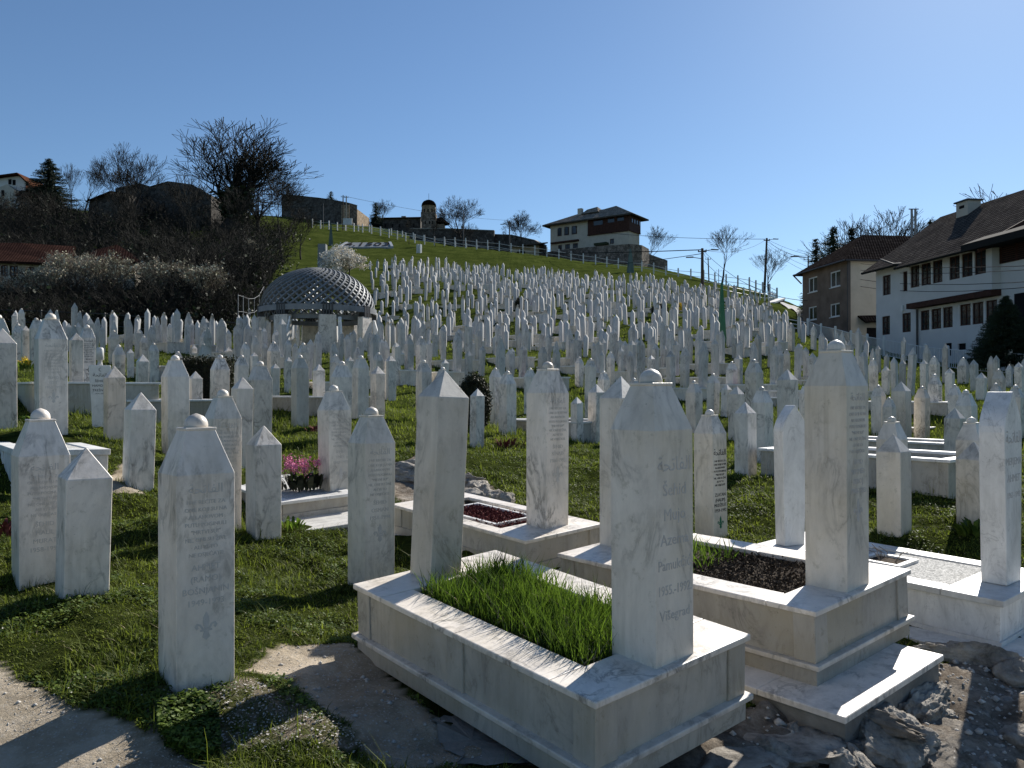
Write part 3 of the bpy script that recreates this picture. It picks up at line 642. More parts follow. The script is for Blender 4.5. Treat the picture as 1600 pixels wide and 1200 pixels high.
# ---------------- hand placed gravestones: kind, centre, top, base, width (picture measures), label
MW, MM = M['marble_warm'], M['marble']
fl = [
 ('D',308,650,1085,112,'wide domed gravestone closest to the camera on the left, embossed verse and lily',MM,2,['AHMET','(RAMO)','BOŠNJANIN','1949-1993']),
 ('D',65,641,925,80,'domed gravestone with engraved verse at the left edge, just behind a shorter pointed stone',MM,2,['ŠEHID','HALIL','MURAT','1958-1992']),
 ('P',129,699,937,76,'short pointed footstone at the left, overlapping the engraved domed stone behind it',MM,2,None),
 ('P',216,613,762,46,'pointed stone standing alone in grass beside a bare brown patch of soil',MM,2,None),
 ('D',580,638,922,73,'domed gravestone directly left of the near tomb with tall grass',MW,2,['ŠEHID','OSMAN','1951-1994']),
 ('D',525,603,802,51,'domed gravestone with a stained foot at the end of the pink flower grave',MW,2,['ŠEHID','ENES','1969-1993']),
 ('P',412,665,839,54,'pointed stone left of the pink flowers, its shaft darkly veined',MM,2,None),
 ('D',1111,641,848,50,'domed gravestone with black lettering and a green lily, right of the biggest centre stone',MW,2,'ZLATAN'),
 ('D',348,610,828,56,'domed gravestone half hidden behind the right edge of the nearest left stone',MM,2,['ŠEHID','1964-1992']),
 ('P',1397,678,846,50,'short pointed stone with brown diagonal veins, right of the tallest domed gravestone',MW,2,None),
 ('D',1394,652,828,45,'domed stone hidden behind the brown veined pointed stone on the right',MW,1,None),
 ('P',1521,690,828,48,'short pointed stone with weeds at its foot, near the right edge',MW,2,None),
 ('D',1518,653,815,44,'domed stone hidden behind the pointed stone with weeds at its foot',MW,1,None),
 ('P',1165,628,739,34,'pointed stone in bright grass right of the stone with black lettering',MM,2,None),
 ('D',81,491,676,46,'large domed gravestone with a carved text panel, towering over the left group',MM,2,['ŠEHID','IZET','1950-1992']),
 ('P',6,513,664,38,'pointed stone cut by the left edge of the photo, taller than its neighbours',MM,1,None),
 ('D',-2,492,652,30,'stone behind the cut pointed one at the left edge',MM,1,None),
 ('P',120,520,650,20,'slim stone just right of the large domed one with the text panel',MM,1,None),
 ('D',137,508,622,24,'domed stone with dark painted lettering and a cross shaped mark, left group',MM,2,'DARK'),
 ('P',179,572,687,31,'pointed stone standing right in front of the fez topped stone',MM,2,None),
 ('P',222,554,626,19,'slender pointed stone behind the lone stone near the bare soil',MM,1,None),
 ('D',275,556,713,41,'domed stone with a diagonal scratch, left of the dark clipped hedge',MM,2,None),
 ('P',306,580,655,21,'pointed stone between the scratched stone and the clipped hedge',MM,1,None),
 ('D',343,555,642,29,'domed stone standing before the dark clipped hedge',MM,1,None),
 ('P',377,589,741,33,'pointed stone to the right of the hedge, behind the half hidden domed one',MM,1,None),
 ('D',376,555,650,21,'small domed stone at the right end of the hedge',MM,1,None),
 ('D',405,565,706,38,'domed stone with a shorter pointed neighbour on its right, left of the memorial',MM,1,None),
 ('P',430,568,669,14,'narrow pointed stone touching the right side of a domed stone near the memorial',MM,1,None),
 ('D',428,534,590,20,'domed stone in front of the leftmost column of the dome memorial',MM,1,None),
 ('D',469,555,667,27,'domed stone in grass in front of the near left column of the memorial',MW,1,None),
 ('P',498,569,646,19,'pointed stone between two domed ones before the memorial',MM,1,None),
 ('D',473,536,610,20,'domed stone between the two near columns of the memorial',MM,1,None),
 ('P',450,558,615,12,'thin short pointed stone before the near left memorial column',MM,1,None),
 ('D',532,565,690,33,'broad domed stone behind the stone at the end of the pink flower grave',MM,1,None),
 ('D',523,554,640,17,'small domed stone peeping over the broad domed one',MM,1,None),
 ('P',547,557,640,13,'thin pointed stone right of the near right memorial column',MM,1,None),
 ('D',563,556,653,26,'domed stone above and behind the one left of the grass tomb',MW,1,None),
 ('P',590,572,652,23,'blunt pointed stone right behind a domed stone, centre left',MM,1,None),
 ('D',590,551,625,17,'domed stone at the right end of the memorial ring',MM,1,None),
 ('P',610,555,626,18,'pointed stone on the right of the memorial, first of two together',MM,1,None),
 ('P',619,535,607,14,'taller pointed stone behind another one right of the memorial',MM,1,None),
 ('D',662,563,663,25,'domed stone with diagonal veins in open grass left of the tall footstone',MM,1,None),
 ('D',659,526,602,18,'domed stone straight above the veined one in open grass',MM,1,None),
 ('D',689,574,690,24,'domed stone hidden by the tall pointed footstone of the grass tomb',MM,1,None),
 ('P',694,561,650,13,'little pointed stone seen over the tall footstone of the grass tomb',MM,1,None),
 ('P',745,607,699,23,'short pointed stone beside the round clipped bush',MM,1,None),
 ('D',775,575,668,20,'white stone with small black lettering right behind the round bush',MM,1,None),
 ('D',793,580,684,28,'domed stone to the right of the round clipped bush',MM,1,None),
 ('D',828,575,646,19,'domed stone at the left shoulder of the tall stone with the carved lily',MM,1,None),
 ('P',902,620,740,20,'slab like stone mostly hidden behind the tall stone on the heather tomb',MM,1,None),
 ('P',931,600,690,26,'pointed stone left of the soil tomb footstone',MM,1,None),
 ('D',922,560,690,18,'domed stone behind the pointed one in the centre',MM,1,None),
 ('D',942,580,680,19,'domed stone between pointed stones left of the centre headstone',MM,1,None),
 ('D',990,591,690,22,'domed stone in the gap between the soil tomb footstone and the biggest stone',MM,1,None),
 ('D',1085,595,676,26,'domed stone over the right shoulder of the biggest centre stone',MM,1,None),
 ('D',1114,584,645,20,'domed stone with faint lettering above the one with the green lily',MM,1,None),
 ('P',1134,600,649,17,'pointed stone right above the bright grass on the right of centre',MM,1,None),
 ('P',1150,603,691,25,'pointed stone behind the pointed stone in bright grass',MM,1,None),
 ('D',1192,605,726,33,'domed stone in bright grass left of the smooth ogee footstone',MM,1,None),
 ('D',1179,562,620,28,'domed stone with a broad shaft, middle distance, beyond the bright grass',MM,1,None),
 ('D',1143,565,610,18,'domed stone below the green obelisk on the right of centre',MM,1,None),
 ('D',1259,600,728,20,'domed stone behind the smooth ogee footstone',MM,1,None),
 ('P',1231,577,690,32,'pointed stone above the smooth ogee footstone',MM,1,None),
 ('P',1233,610,697,23,'lower pointed stone just over the top of the smooth ogee footstone',MM,1,None),
 ('D',1373,602,682,22,'domed stone right against the shoulder of the tallest domed gravestone',MM,1,None),
 ('D',1389,621,690,20,'domed stone above the hidden domed stone with veined neighbour on the right',MM,1,None),
 ('P',1409,596,686,28,'warm pointed stone, brightly edged on its right side, right group',MW,1,None),
 ('D',1440,604,684,23,'domed stone in grass above the pebble bed on the right',MM,1,None),
 ('D',1461,585,646,20,'white domed stone with dark painted lettering on the right',MM,2,'DARK'),
 ('P',1491,637,718,30,'pointed stone beside the round pebble bed on the right',MM,1,None),
 ('D',1510,610,700,31,'domed stone behind the pointed stone by the pebble bed',MM,1,None),
 ('D',1494,601,680,21,'domed stone at the back of the cluster by the pebble bed',MM,1,None),
 ('P',1547,627,690,18,'slim pointed stone by the edge of the ogee headstone at the right',MM,1,None),
 ('D',1556,599,660,20,'domed stone above the slim pointed one near the right edge',MM,1,None),
 ('D',1588,602,690,24,'domed stone showing over the top of the ogee headstone at the right edge',MM,1,None),
 ('D',1460,557,602,16,'tall domed stone in front of the white house wall, on the right',MM,0,None),
 ('P',1444,562,612,12,'sunlit pointed stone in front of the white house wall',MM,0,None),
 ('D',1505,559,600,17,'big domed stone right of the sunlit pointed one before the white house',MM,0,None),
 ('P',1484,575,632,14,'pointed stone between the two tall domed ones before the white house',MM,0,None),
 ('P',1533,582,626,16,'pointed stone in front of the dark conifer on the right',MM,0,None),
 ('D',1561,577,622,19,'domed stone with painted lettering under the dark conifer',MM,0,None),
 ('P',1593,566,640,13,'pointed stone at the right edge beneath the dark conifer',MM,0,None),
 ('D',1577,570,620,10,'domed stone under the trunk of the dark conifer',MM,0,None),
 ('D',1365,561,612,14,'sunlit domed stone beside the shoulder of the tallest gravestone',MM,0,None),
 ('P',1384,572,615,13,'pointed stone right next to the sunlit domed one by the tallest gravestone',MM,0,None),
 ('D',33,482,548,9,'tall narrow stone with rounded top far back on the left terrace',MM,0,None),
 ('P',23,489,545,7,'tiny stone left of the tall narrow one on the left terrace',MM,0,None),
 ('D',28,506,568,16,'domed stone left of the sunlit one near the yellow flowers',MM,0,None),
 ('P',40,509,574,12,'stone with one bright sunlit side above the yellow flowers',MM,0,None),
 ('D',57,497,576,19,'flat topped stone left of the large domed one with the text panel',MM,0,None),
 ('D',178,516,570,16,'domed stone with a round dark medallion on the left terrace',MM,0,None),
 ('D',186,539,590,19,'domed stone beyond the fez topped stone',MM,0,None),
 ('D',240,536,597,16,'domed stone in front of the low wall on the left terrace',MM,0,None),
 ('P',204,545,592,11,'small pointed stone on the left terrace beside the domed one',MM,0,None),
 ('D',225,525,568,13,'domed stone behind the wall on the left terrace',MM,0,None),
 ('D',278,549,575,15,'domed stone peering over the scratched stone',MM,0,None),
 ('P',303,539,562,10,'small pointed stone over the left corner of the hedge',MM,0,None),
 ('P',357,542,565,12,'pointed stone over the right corner of the hedge',MM,0,None),
 ('D',383,535,590,14,'domed stone above the right end of the hedge',MM,0,None),
 ('P',397,550,600,12,'small pointed stone right of the hedge',MM,0,None),
 ('D',265,506,545,8,'domed stone near the middle of the left terrace',MM,0,None),
 ('D',954,550,602,13,'slim domed stone in the crowded middle distance below the topiary',MM,0,None),
 ('D',905,558,606,14,'domed stone in the crowded centre left of the slim domed one',MM,0,None),
 ('P',1018,555,600,12,'white pointed stone in the crowded centre above the biggest stone',MM,0,None),
 ('D',1236,505,547,12,'tall domed stone below the brown house corner',MM,0,None),
 ('D',1271,509,547,9,'tall domed stone beneath the lower left window of the brown house',MM,0,None),
 ('D',1229,546,590,11,'domed stone below the tall one near the brown house',MM,0,None),
]
# tombs that carry stones in the mid distance are added in the random field below
traced = []
for kind, cx, top, base, w, lab, mt, near, wr in fl:
    o, inf = place(kind, cx, top, base, w, lab, None, mt, 0, near, lean={129: .03, 216: .025, 412: .012}.get(cx, 0) or float(rng.normal(0, .006)))
    traced.append((cx, top, base, w)); x, y, z, h, a, d = inf
    if wr == 'ZLATAN':
        L = [(ARABIC, .085, h-.42)]; zz = h-.47
        for t in VERSE: zz -= .034; L.append((t, .027, zz))
        zz -= .045
        for t in ('ZLATAN', '(HALIM)', 'MUDŽELET', '1959-1992'): zz -= .052; L.append((t, .046, zz))
        inscription(o, a, L, -a/2, M['letter_dark']); emblem(o, .12, zz-.12, -a/2, M['letter_green'])
    elif wr == 'DARK':
        L, zz = lines_for(h, a, ['ŠEHID', '1962-1993']); inscription(o, a, L, -a/2, M['letter_dark']); emblem(o, .1, max(zz-.1, .2), -a/2, M['letter_dark'])
    elif wr: writing(o, h, a, wr)
# the fez topped stone
hp = hit(156, 671); d = hp[1]+.1; x = (156-800)/F*d; z = Z(x, d); zt = P(156, 543, d)[2]
fz = make_stone('F', x, d, z, zt-z, .30, 'slab gravestone topped with a fez shaped cap, dark lettering and crescent, on the left', None, M['marble_white'], -.22, 2)
occupied.append((x, d, .3)); h = zt-z
inscription(fz, .30, [('☾', .08, h*.78-.07), (ARABIC, .07, h*.78-.15), ('ŠEHID', .05, h*.78-.24), ('HAMDIJA', .05, h*.78-.31), ('TREŠNJO', .05, h*.78-.38), ('1970-1993', .03, h*.78-.43)], -.0605, M['letter_dark'])
# ---------------- the crowd of graves on the hillside (rows share the grave direction)
field = [(-120,628),(-120,536),(0,536),(380,537),(402,516),(470,500),(560,496),(592,470),(588,424),(640,414),(760,427),(870,438),(1000,446),(1110,459),(1180,480),(1212,508),(1262,536),(1342,566),(1450,592),(1560,608),(1700,625),(1700,640),(1420,632),(1200,632),(1000,630),(700,624),(590,624),(400,628)]
MC = P(497, 560, 39.0)[:2]       # memorial centre
graves = []
us = np.arange(-20, 175, 2.65); vs_ = np.arange(-110, 130, 1.30)
for iu, u in enumerate(us):
    off = rng.uniform(0, 1.4)
    for v in vs_:
        x = EU[0]*u+EV[0]*(v+off)+rng.normal(0, .16); y = EU[1]*u+EV[1]*(v+off)+rng.normal(0, .22)
        if y < 15 or abs(x) > y*.8: continue
        graves.append((x, y))
gxy = np.array(graves); gz = H(gxy[:, 0], gxy[:, 1])
keep = []
for (x, y), z in zip(gxy, gz):
    px, py = proj((x, y, z))
    if not pip(field, np.array([px]), np.array([py]))[0]: continue
    if (x-MC[0])**2+(y-MC[1])**2 < 3.7**2: continue
    if rng.random() < ((.38 if fbm(np.array([x*.09]), np.array([y*.09]), 2)[0] > .12 else .18) if px > 400 or y < 32 else .02): continue
    keep.append((x, y, z, px, py))
keep.sort(key=lambda q: q[1])
occ = np.array(occupied)
def free(x, y, r=.3): 
    return ((occ[:, 0]-x)**2+(occ[:, 1]-y)**2 > (occ[:, 2]+r)**2).all()
def hides(x, y, h, w):
    """would this stone stand in front of one placed by hand?"""
    z = Z(x, y); px, p0 = proj((x, y, z)); _, p1 = proj((x, y, z+h)); ww = w*F/y
    for cx, top, base, bw in traced:
        if abs(px-cx) < (ww+bw)*.42 and p1 < (base or 640)-4 and p0 > top+6 and p0 > (base or 640)-1: return True
    return False
stones = []; boxes = []
for x, y, z, px, py in keep:
    hd = rng.normal(1.42, .19); ad = rng.normal(.225, .018)
    two = rng.random() < .82; box = rng.random() < (.30 if y < 80 else .18)
    dom = rng.random() < .62
    fx, fy = x+EU[0]*1.75, y+EU[1]*1.75
    up = rng.uniform(.25, .5) if box else 0
    if free(x, y) and not hides(x, y, hd+up, ad*1.4):
        if y < 24 and rng.random() < .5 and py > 600: continue
        stones.append((x, y, z, hd*(.92 if box else 1), ad, 'D' if dom else 'P', up))
        if two and free(fx, fy) and not hides(fx, fy, 1.1, .3): stones.append((fx, fy, Z(fx, fy), rng.normal(1.08 if rng.random() < .7 else 1.3, .08), .19, 'P', up*.9))
        if box: boxes.append((x, y, z, up))
stones.sort(key=lambda q: q[1])
n_hand = len(fl)+10
NIND = 300-n_hand
def region(px, py, y):
    if px < 400: return 'on the left terrace' if y > 30 else 'near the clipped hedge'
    if px < 600: return 'around the lattice dome memorial'
    if py < 520: return 'on the slope'+(' below the blossoming tree' if px < 760 else ' below the museum house' if px < 1020 else ' beyond the green obelisk')
    if px < 800: return 'between memorial and round bush'
    if px < 1100: return 'in the crowded centre'
    if px < 1300: return 'below the green obelisk'
    return 'before the white house'
ORD = ['first', 'second', 'third', 'fourth', 'fifth', 'sixth', 'seventh', 'eighth', 'ninth', 'tenth', 'eleventh', 'twelfth', 'thirteenth', 'fourteenth']
TIER = {1: [''], 2: ['nearer ', 'farther '], 3: ['nearest ', 'middle ', 'farthest '], 4: ['nearest ', 'nearer ', 'farther ', 'farthest ']}
def name_groups(items, noun):
    """items: (object, kind text, region, px, distance); every one gets its place within its kind and region"""
    G = {}
    for it in items: G.setdefault((it[1], it[2]), []).append(it)
    for (kd, rg), L in G.items():
        L.sort(key=lambda q: q[4]); nt_ = min(4, max(1, math.ceil(len(L)/9))); sz = math.ceil(len(L)/nt_)
        for t in range(nt_):
            S = sorted(L[t*sz:(t+1)*sz], key=lambda q: q[3])
            for i, it in enumerate(S):
                w_ = f'{ORD[i]} from left of the ' if len(S) > 1 else 'the only '
                it[0]['label'] = f'{w_}{TIER[nt_][t]}{kd} {rg}' if len(S) > 1 else f'{TIER[nt_][t]}{kd} {rg}'.replace('stones', 'stone').replace('tombs', 'tomb', 1)
                it[0]['group'] = f'{kd} {rg}'
named = []
proto = {}
for k in ('D', 'P'):
    if k == 'D':
        mb, hs = shaft_domed(.25, 1.3, 1.0, .40); d = dome_mb(.20, hs, 8); mb.add(d.v, d.f)
    else: mb = pointed_mb(.21, 1.0)
    o = mb.build('gravestone', M['marble_field']); proto[k] = o.data; bpy.data.objects.remove(o)
cnt = 0; rest = {'D': [], 'P': []}; gcount = {}
def mat_of(s):
    x, y, z, h, a, k, up = s
    h0, a0 = (1.3, .25) if k == 'D' else (1.0, .21)
    rot = rng.normal(0, .09)+(rng.uniform(-.5, .5) if rng.random() < .06 else 0)
    return frame((x, y), z+up, rot) @ Matrix.Rotation(rng.normal(0, .028), 4, 'X') @ Matrix.Rotation(rng.normal(0, .028), 4, 'Y') @ Matrix.Diagonal((a/a0, a/a0*rng.uniform(.75, 1), h/h0, 1))
for s in stones:
    x, y, z, h, a, k, up = s; px, py = proj((x, y, z+h*.5+up))
    if not -20 < px < 1620: continue
    mw = mat_of(s)
    if cnt < NIND:
        o = bpy.data.objects.new('gravestone', proto[k]); COL.objects.link(o); o.matrix_world = mw
        kd = ('domed' if k == 'D' else 'pointed')+' white gravestones'+(' on boxes' if up else '')
        props(o, 'x', 'gravestone'); named.append((o, kd, region(px, py, y), px, y)); cnt += 1
    else: rest[k].append(mw)
    if y < 26: occupied.append((x, y, .22))
V = []; Tq = []; nb = 0
for k in ('D', 'P'):
    me = proto[k]; vv = np.array([v.co[:] for v in me.vertices]); tri = []
    for p in me.polygons:
        q = list(p.vertices)
        for i in range(1, len(q)-1): tri.append((q[0], q[i], q[i+1]))
    tri = np.array(tri); vh = np.c_[vv, np.ones(len(vv))]
    for mw in rest[k]:
        V.append((vh @ np.array(mw).T)[:, :3]); Tq.append(tri+nb); nb += len(vv)
if V:
    me = np_mesh('distant_gravestones', np.concatenate(V), np.concatenate(Tq), M['marble_far'])
    o = link_mesh('distant_gravestones', me); props(o, 'crowd of small white gravestones covering the far upper slope', 'gravestones', None, 'stuff')
name_groups(named, 'gravestone'); named = []
# box tombs of the field
for i, (x, y, z, up) in enumerate(boxes):
    px, py = proj((x, y, z))
    if not -20 < px < 1620: continue
    if not free(x+EU[0]*.9, y+EU[1]*.9, .1) and y < 30: continue
    mw = frame((x, y), z, 0); L = 2.15; W = .95; zc = up+.02
    o = bpy.data.objects.new('box_tomb', None); COL.objects.link(o); o.matrix_world = mw
    props(o, 'x', 'tomb'); named.append((o, 'white box tombs', region(px, py, y), px, y))
    mb = MB(); e = -.2; zb = -.35
    mb.box((-W/2+.03, e+.03, zb), (W/2-.03, L+e-.03, zc-.051)); mb.build('side_panels', M['marble_warm'], o)
    mb = MB(); c_ = .05; rim = .17; x0, x1, y0, y1 = -W/2, W/2, e, L+e
    mb.box((x0, y0, zc-c_), (x1, y0+.35, zc)); mb.box((x0, y1-.35, zc-c_), (x1, y1, zc)); mb.box((x0, y0+.352, zc-c_), (x0+rim, y1-.352, zc)); mb.box((x1-rim, y0+.352, zc-c_), (x1, y1-.352, zc))
    mb.build('capstone', M['marble_white'] if i % 3 else M['marble'], o)
    mb = MB(); mb.box((x0+rim, y0+.352, zc-.05), (x1-rim, y1-.352, zc-.015)); mb.build('bed', (M['gravel'], M['soil'], M['heather'])[i % 3], o)
    if y < 30: occupied.append((x+EU[0]*.9, y+EU[1]*.9, 1.0))
name_groups(named, 'tomb')
print('STONES', len(stones), 'individual', cnt+n_hand, 'boxes', len(boxes))
# pebble beds and kerbs visible between the stones on the right
def kerb_bed(px, py, w, l, lab, fill='gravel', hgt=.16, d=None, sd=0):
    hp = hit(px, py); o = bpy.data.objects.new('kerbed_grave', None); COL.objects.link(o); o.matrix_world = frame(hp[:2], hp[2], sd); props(o, lab, 'grave')
    mb = MB(); r = .1
    mb.box((0, 0, -.3), (w, r, hgt)); mb.box((0, l-r, -.3), (w, l, hgt)); mb.box((0, r+.001, -.3), (r, l-r-.001, hgt)); mb.box((w-r, r+.001, -.3), (w, l-r-.001, hgt))
    bevel(mb.build('kerb', M['marble_body'], o), .004); mb = MB(); e_, t_ = .03, .04; h0, h1 = hgt+.001, hgt+t_
    mb.box((-e_, -e_, h0), (w+e_, r+.03, h1)); mb.box((-e_, l-r-.03, h0), (w+e_, l+e_, h1)); mb.box((-e_, r+.032, h0), (r+.03, l-r-.032, h1)); mb.box((w-r-.03, r+.032, h0), (w+e_, l-r-.032, h1))
    bevel(mb.build('coping', M['marble_white'], o), .008, 2)
    mb = MB(); mb.box((r, r, -.2), (w-r, l-r, hgt-.04)); mb.build('bed', M[fill], o)
    q = o.matrix_world @ Vector((w/2, l/2, 0)); occupied.append((q.x, q.y, max(w, l)*.5)); return o
kerb_bed(1482, 782, 1.3, 2.4, 'long white kerbed grave with a strip of pale pebbles behind the veined stones, right', 'pebble', .42)
kerb_bed(1478, 716, 1.0, 2.0, 'kerbed grave filled with black and white pebbles, right of the tallest stone', 'pebble', .2)
kerb_bed(1440, 676, .9, 1.9, 'low pebble bed with a rounded white rim in the right group', 'pebble', .08)
kerb_bed(200, 655, 1.6, 2.2, 'white walled grave behind the fez topped stone', 'gravel', .3)
kerb_bed(60, 652, 1.9, 2.6, 'stepped white tomb with yellow daffodils on its top, left edge', 'soil', .55)
kerb_bed(240, 596, 1.6, 2.2, 'white walled tomb beyond the lone stone, left group', 'gravel', .45)
kerb_bed(480, 652, 1.6, 2.2, 'grey white walled tomb in front of the memorial columns', 'gravel', .4)
kerb_bed(900, 690, 1.5, 2.2, 'white walled tomb behind the tall stone with the carved lily', 'gravel', .35)
kerb_bed(1270, 640, 1.5, 2.2, 'white walled tomb left of the tallest gravestone, half way up', 'gravel', .3)
kerb_bed(1480, 652, 1.3, 2.2, 'white walled tomb beneath the stone with dark painted lettering on the right', 'gravel', .35)
# ------------------------------------------------------------------ buildings
def quad_uv(mb_quads, name, m, parent, thick=.12):
    """roof planes: each quad (eaveL, eaveR, ridgeR, ridgeL) gets metric uv; solidified downwards"""
    bm = bmesh.new(); uvl = bm.loops.layers.uv.new('UVMap')
    for q in mb_quads:
        p = [Vector(c) for c in q]; e = (p[1]-p[0]).normalized(); n = e.cross(p[2]-p[0]).normalized(); up = n.cross(e)
        if n.z < 0: n = -n; 
        top = [bm.verts.new(c) for c in p]; bot = [bm.verts.new(c-Vector((0, 0, thick))) for c in p]
        f = bm.faces.new(top)
        for l, c in zip(f.loops, p): l[uvl].uv = ((c-p[0]).dot(e), (c-p[0]).dot(up))
        bm.faces.new(bot[::-1])
        k = len(p)
        for i in range(k): bm.faces.new((top[i], bot[i], bot[(i+1) % k], top[(i+1) % k]))
    bmesh.ops.recalc_face_normals(bm, faces=bm.faces)
    me = bpy.data.meshes.new(name); bm.to_mesh(me); bm.free(); me.materials.append(m); return link_mesh(name, me, parent)
class Face:
    """vertical wall plane: origin o, direction r (horizontal, viewer's right positive), outward normal n"""
    def __init__(s, o, r, n): s.o, s.r, s.n = [np.array(q, float) for q in (o, r, n)]
    def px(s, X, Y):
        v = ray(X, Y); c = np.array([0, 0, CAMZ]); t = (s.o-c) @ s.n/(v @ s.n); p = c+v*t; return (p-s.o) @ s.r, p[2]
    def pt(s, a, z, out=0):
        q = s.o+s.r*a+s.n*out; return (q[0], q[1], z)
    def slab(s, mb, a0, a1, z0, z1, o0, o1):
        mb.hexa([s.pt(a0, z0, o1), s.pt(a1, z0, o1), s.pt(a1, z0, o0), s.pt(a0, z0, o0), s.pt(a0, z1, o1), s.pt(a1, z1, o1), s.pt(a1, z1, o0), s.pt(a0, z1, o0)])
    def wall(s, mb, a0, a1, z0, z1, holes, deep=.18):
        A = sorted(set([a0, a1]+[h[0] for h in holes]+[h[1] for h in holes])); B = sorted(set([z0, z1]+[h[2] for h in holes]+[h[3] for h in holes]))
        for i in range(len(A)-1):
            for j in range(len(B)-1):
                ca, cb = (A[i]+A[i+1])/2, (B[j]+B[j+1])/2
                if any(h[0] < ca < h[1] and h[2] < cb < h[3] for h in holes): continue
                mb.add([s.pt(A[i], B[j]), s.pt(A[i+1], B[j]), s.pt(A[i+1], B[j+1]), s.pt(A[i], B[j+1])], [(0, 1, 2, 3)])
        for h in holes:
            c = [(h[0], h[2]), (h[1], h[2]), (h[1], h[3]), (h[0], h[3])]
            for k in range(4):
                p, q = c[k], c[(k+1) % 4]; mb.add([s.pt(p[0], p[1]), s.pt(q[0], q[1]), s.pt(q[0], q[1], -deep), s.pt(p[0], p[1], -deep)], [(0, 1, 2, 3)])
    def window(s, parent, a0, a1, z0, z1, frame_m, glass_m, fw=.07, bars=(1, 1), deep=.12, sill=False, name='window'):
        mb = MB(); o0, o1 = -deep, -deep+.06
        s.slab(mb, a0, a0+fw, z0, z1, o0, o1); s.slab(mb, a1-fw, a1, z0, z1, o0, o1); s.slab(mb, a0+fw, a1-fw, z0, z0+fw, o0, o1); s.slab(mb, a0+fw, a1-fw, z1-fw, z1, o0, o1)
        for k in range(1, bars[0]): c = a0+(a1-a0)*k/bars[0]; s.slab(mb, c-fw*.4, c+fw*.4, z0+fw, z1-fw, o0, o1-.004)
        for k in range(1, bars[1]): c = z0+(z1-z0)*k/bars[1]; s.slab(mb, a0+fw, a1-fw, c-fw*.25, c+fw*.25, o0, o1-.009)
        if sill: s.slab(mb, a0-.06, a1+.06, z0-.06, z0-.002, 0.004, .08)
        w = mb.build(name, frame_m, parent); g = MB(); s.slab(g, a0+fw, a1-fw, z0+fw, z1-fw, o0, o0+.02); g.build('pane', glass_m, w); return w
    def winpx(s, parent, x0, x1, y0, y1, *a, **k):
        xm, ym = (x0+x1)/2, (y0+y1)/2
        h = [s.px(x0, ym)[0], s.px(x1, ym)[0], s.px(xm, y1)[1], s.px(xm, y0)[1]]
        return h
def unit(v): v = np.array(v, float); return v/np.linalg.norm(v)
vd = unit([-.127, .992, 0]); back = unit([.992, .127, 0])
# ---- white house
WH = empty('white_house', (0, 0, 0), 'large white house with rows of dark framed windows and jettied upper floor, right edge', 'house')
fA = Face([.4952*55.0, 55, 0], -vd, -back)            # recessed wall, a grows towards the camera/right
fB = Face(fA.o-back*.55, -vd, -back)                  # jetty
fA.o = fA.o+back*0
aj0 = fB.px(1419, 440)[0]; aj1 = fB.px(1550, 420)[0]; aend = fA.px(1369, 480)[0]
zj0 = 7.45
zE = 10.75
up = [fB.winpx(None, *w) for w in ((1422.5,1436.5,416,449),(1439,1454.5,411,445.5),(1457,1472.5,406.5,442),(1483,1499.5,400.5,436),(1502.5,1519.5,395,432),(1522.5,1540.5,390,428.5))]
zt, zb = np.mean([h[3] for h in up]), np.mean([h[2] for h in up])
up = [[h[0], h[1], zb, zt] for h in up]
lo = [fA.winpx(None, *w) for w in ((1438,1452,486,516),(1455,1470.5,482,514),(1473,1488.5,479,512),(1499.5,1516.5,475,508),(1519,1536.5,472,506),(1540,1558,469,504))]
zt, zb = np.mean([h[3] for h in lo]), np.mean([h[2] for h in lo]); lo = [[h[0], h[1], zb, zt] for h in lo]
le = [fA.winpx(None, *w) for w in ((1379,1391.5,430,461),(1411,1417.5,424,455),(1378,1390.5,494,523),(1409.5,1423,489,519))]
door = fA.winpx(None, 1477, 1487, 536, 556); vent = fA.winpx(None, 1496.5, 1509, 536.5, 546.5)
base_z = 2.2
mb = MB()
fA.wall(mb, aend, 26, base_z, zj0, lo+[h for h in le if h[3] < zj0]+[door, vent], .2)
fA.wall(mb, aend, aj0, zj0, zE, [h for h in le if h[3] > zj0], .2)
fB.wall(mb, aj0, aj1, zj0, zE-.42, up, .2)
mb.add([fA.pt(aj0, zj0), fB.pt(aj0, zj0), fB.pt(aj0, zE-.42), fA.pt(aj0, zE)], [(0,1,2,3)]); mb.add([fA.pt(aj1, zj0), fB.pt(aj1, zj0), fB.pt(aj1, zE-.42), fA.pt(aj1, zE)], [(0,1,2,3)])
mb.add([fA.pt(aj1, zj0), fA.pt(26, zj0), fA.pt(26, zE), fA.pt(aj1, zE)], [(0,1,2,3)])
# ends and back of the body
e0, e1, dp = aend, 26, 11
mb.add([fA.pt(e0, base_z), fA.pt(e0, base_z, -dp), fA.pt(e0, zE, -dp), fA.pt(e0, 14.2, -5.5), fA.pt(e0, zE)], [(0,1,2,3,4)])
mb.add([fA.pt(e1, base_z), fA.pt(e1, base_z, -dp), fA.pt(e1, zE, -dp), fA.pt(e1, 14.2, -5.5), fA.pt(e1, zE)], [(0,1,2,3,4)])
mb.add([fA.pt(e0, base_z, -dp), fA.pt(e1, base_z, -dp), fA.pt(e1, zE, -dp), fA.pt(e0, zE, -dp)], [(0,1,2,3)])
mb.build('wall', M['plaster_white'], WH, fixn=False)
mb = MB(); mb.add([fA.pt(e0, base_z, -.21), fA.pt(e1, base_z, -.21), fA.pt(e1, zE, -.21), fA.pt(e0, zE, -.21)], [(0,1,2,3)]); mb.build('interior_screen', M['dark'], WH, fixn=False)
for h in up+lo: fB.window(WH, *h, M['wood_dark'], M['glass'], .08, (2, 3)) if h in up else fA.window(WH, *h, M['wood_dark'], M['glass'], .08, (2, 3))
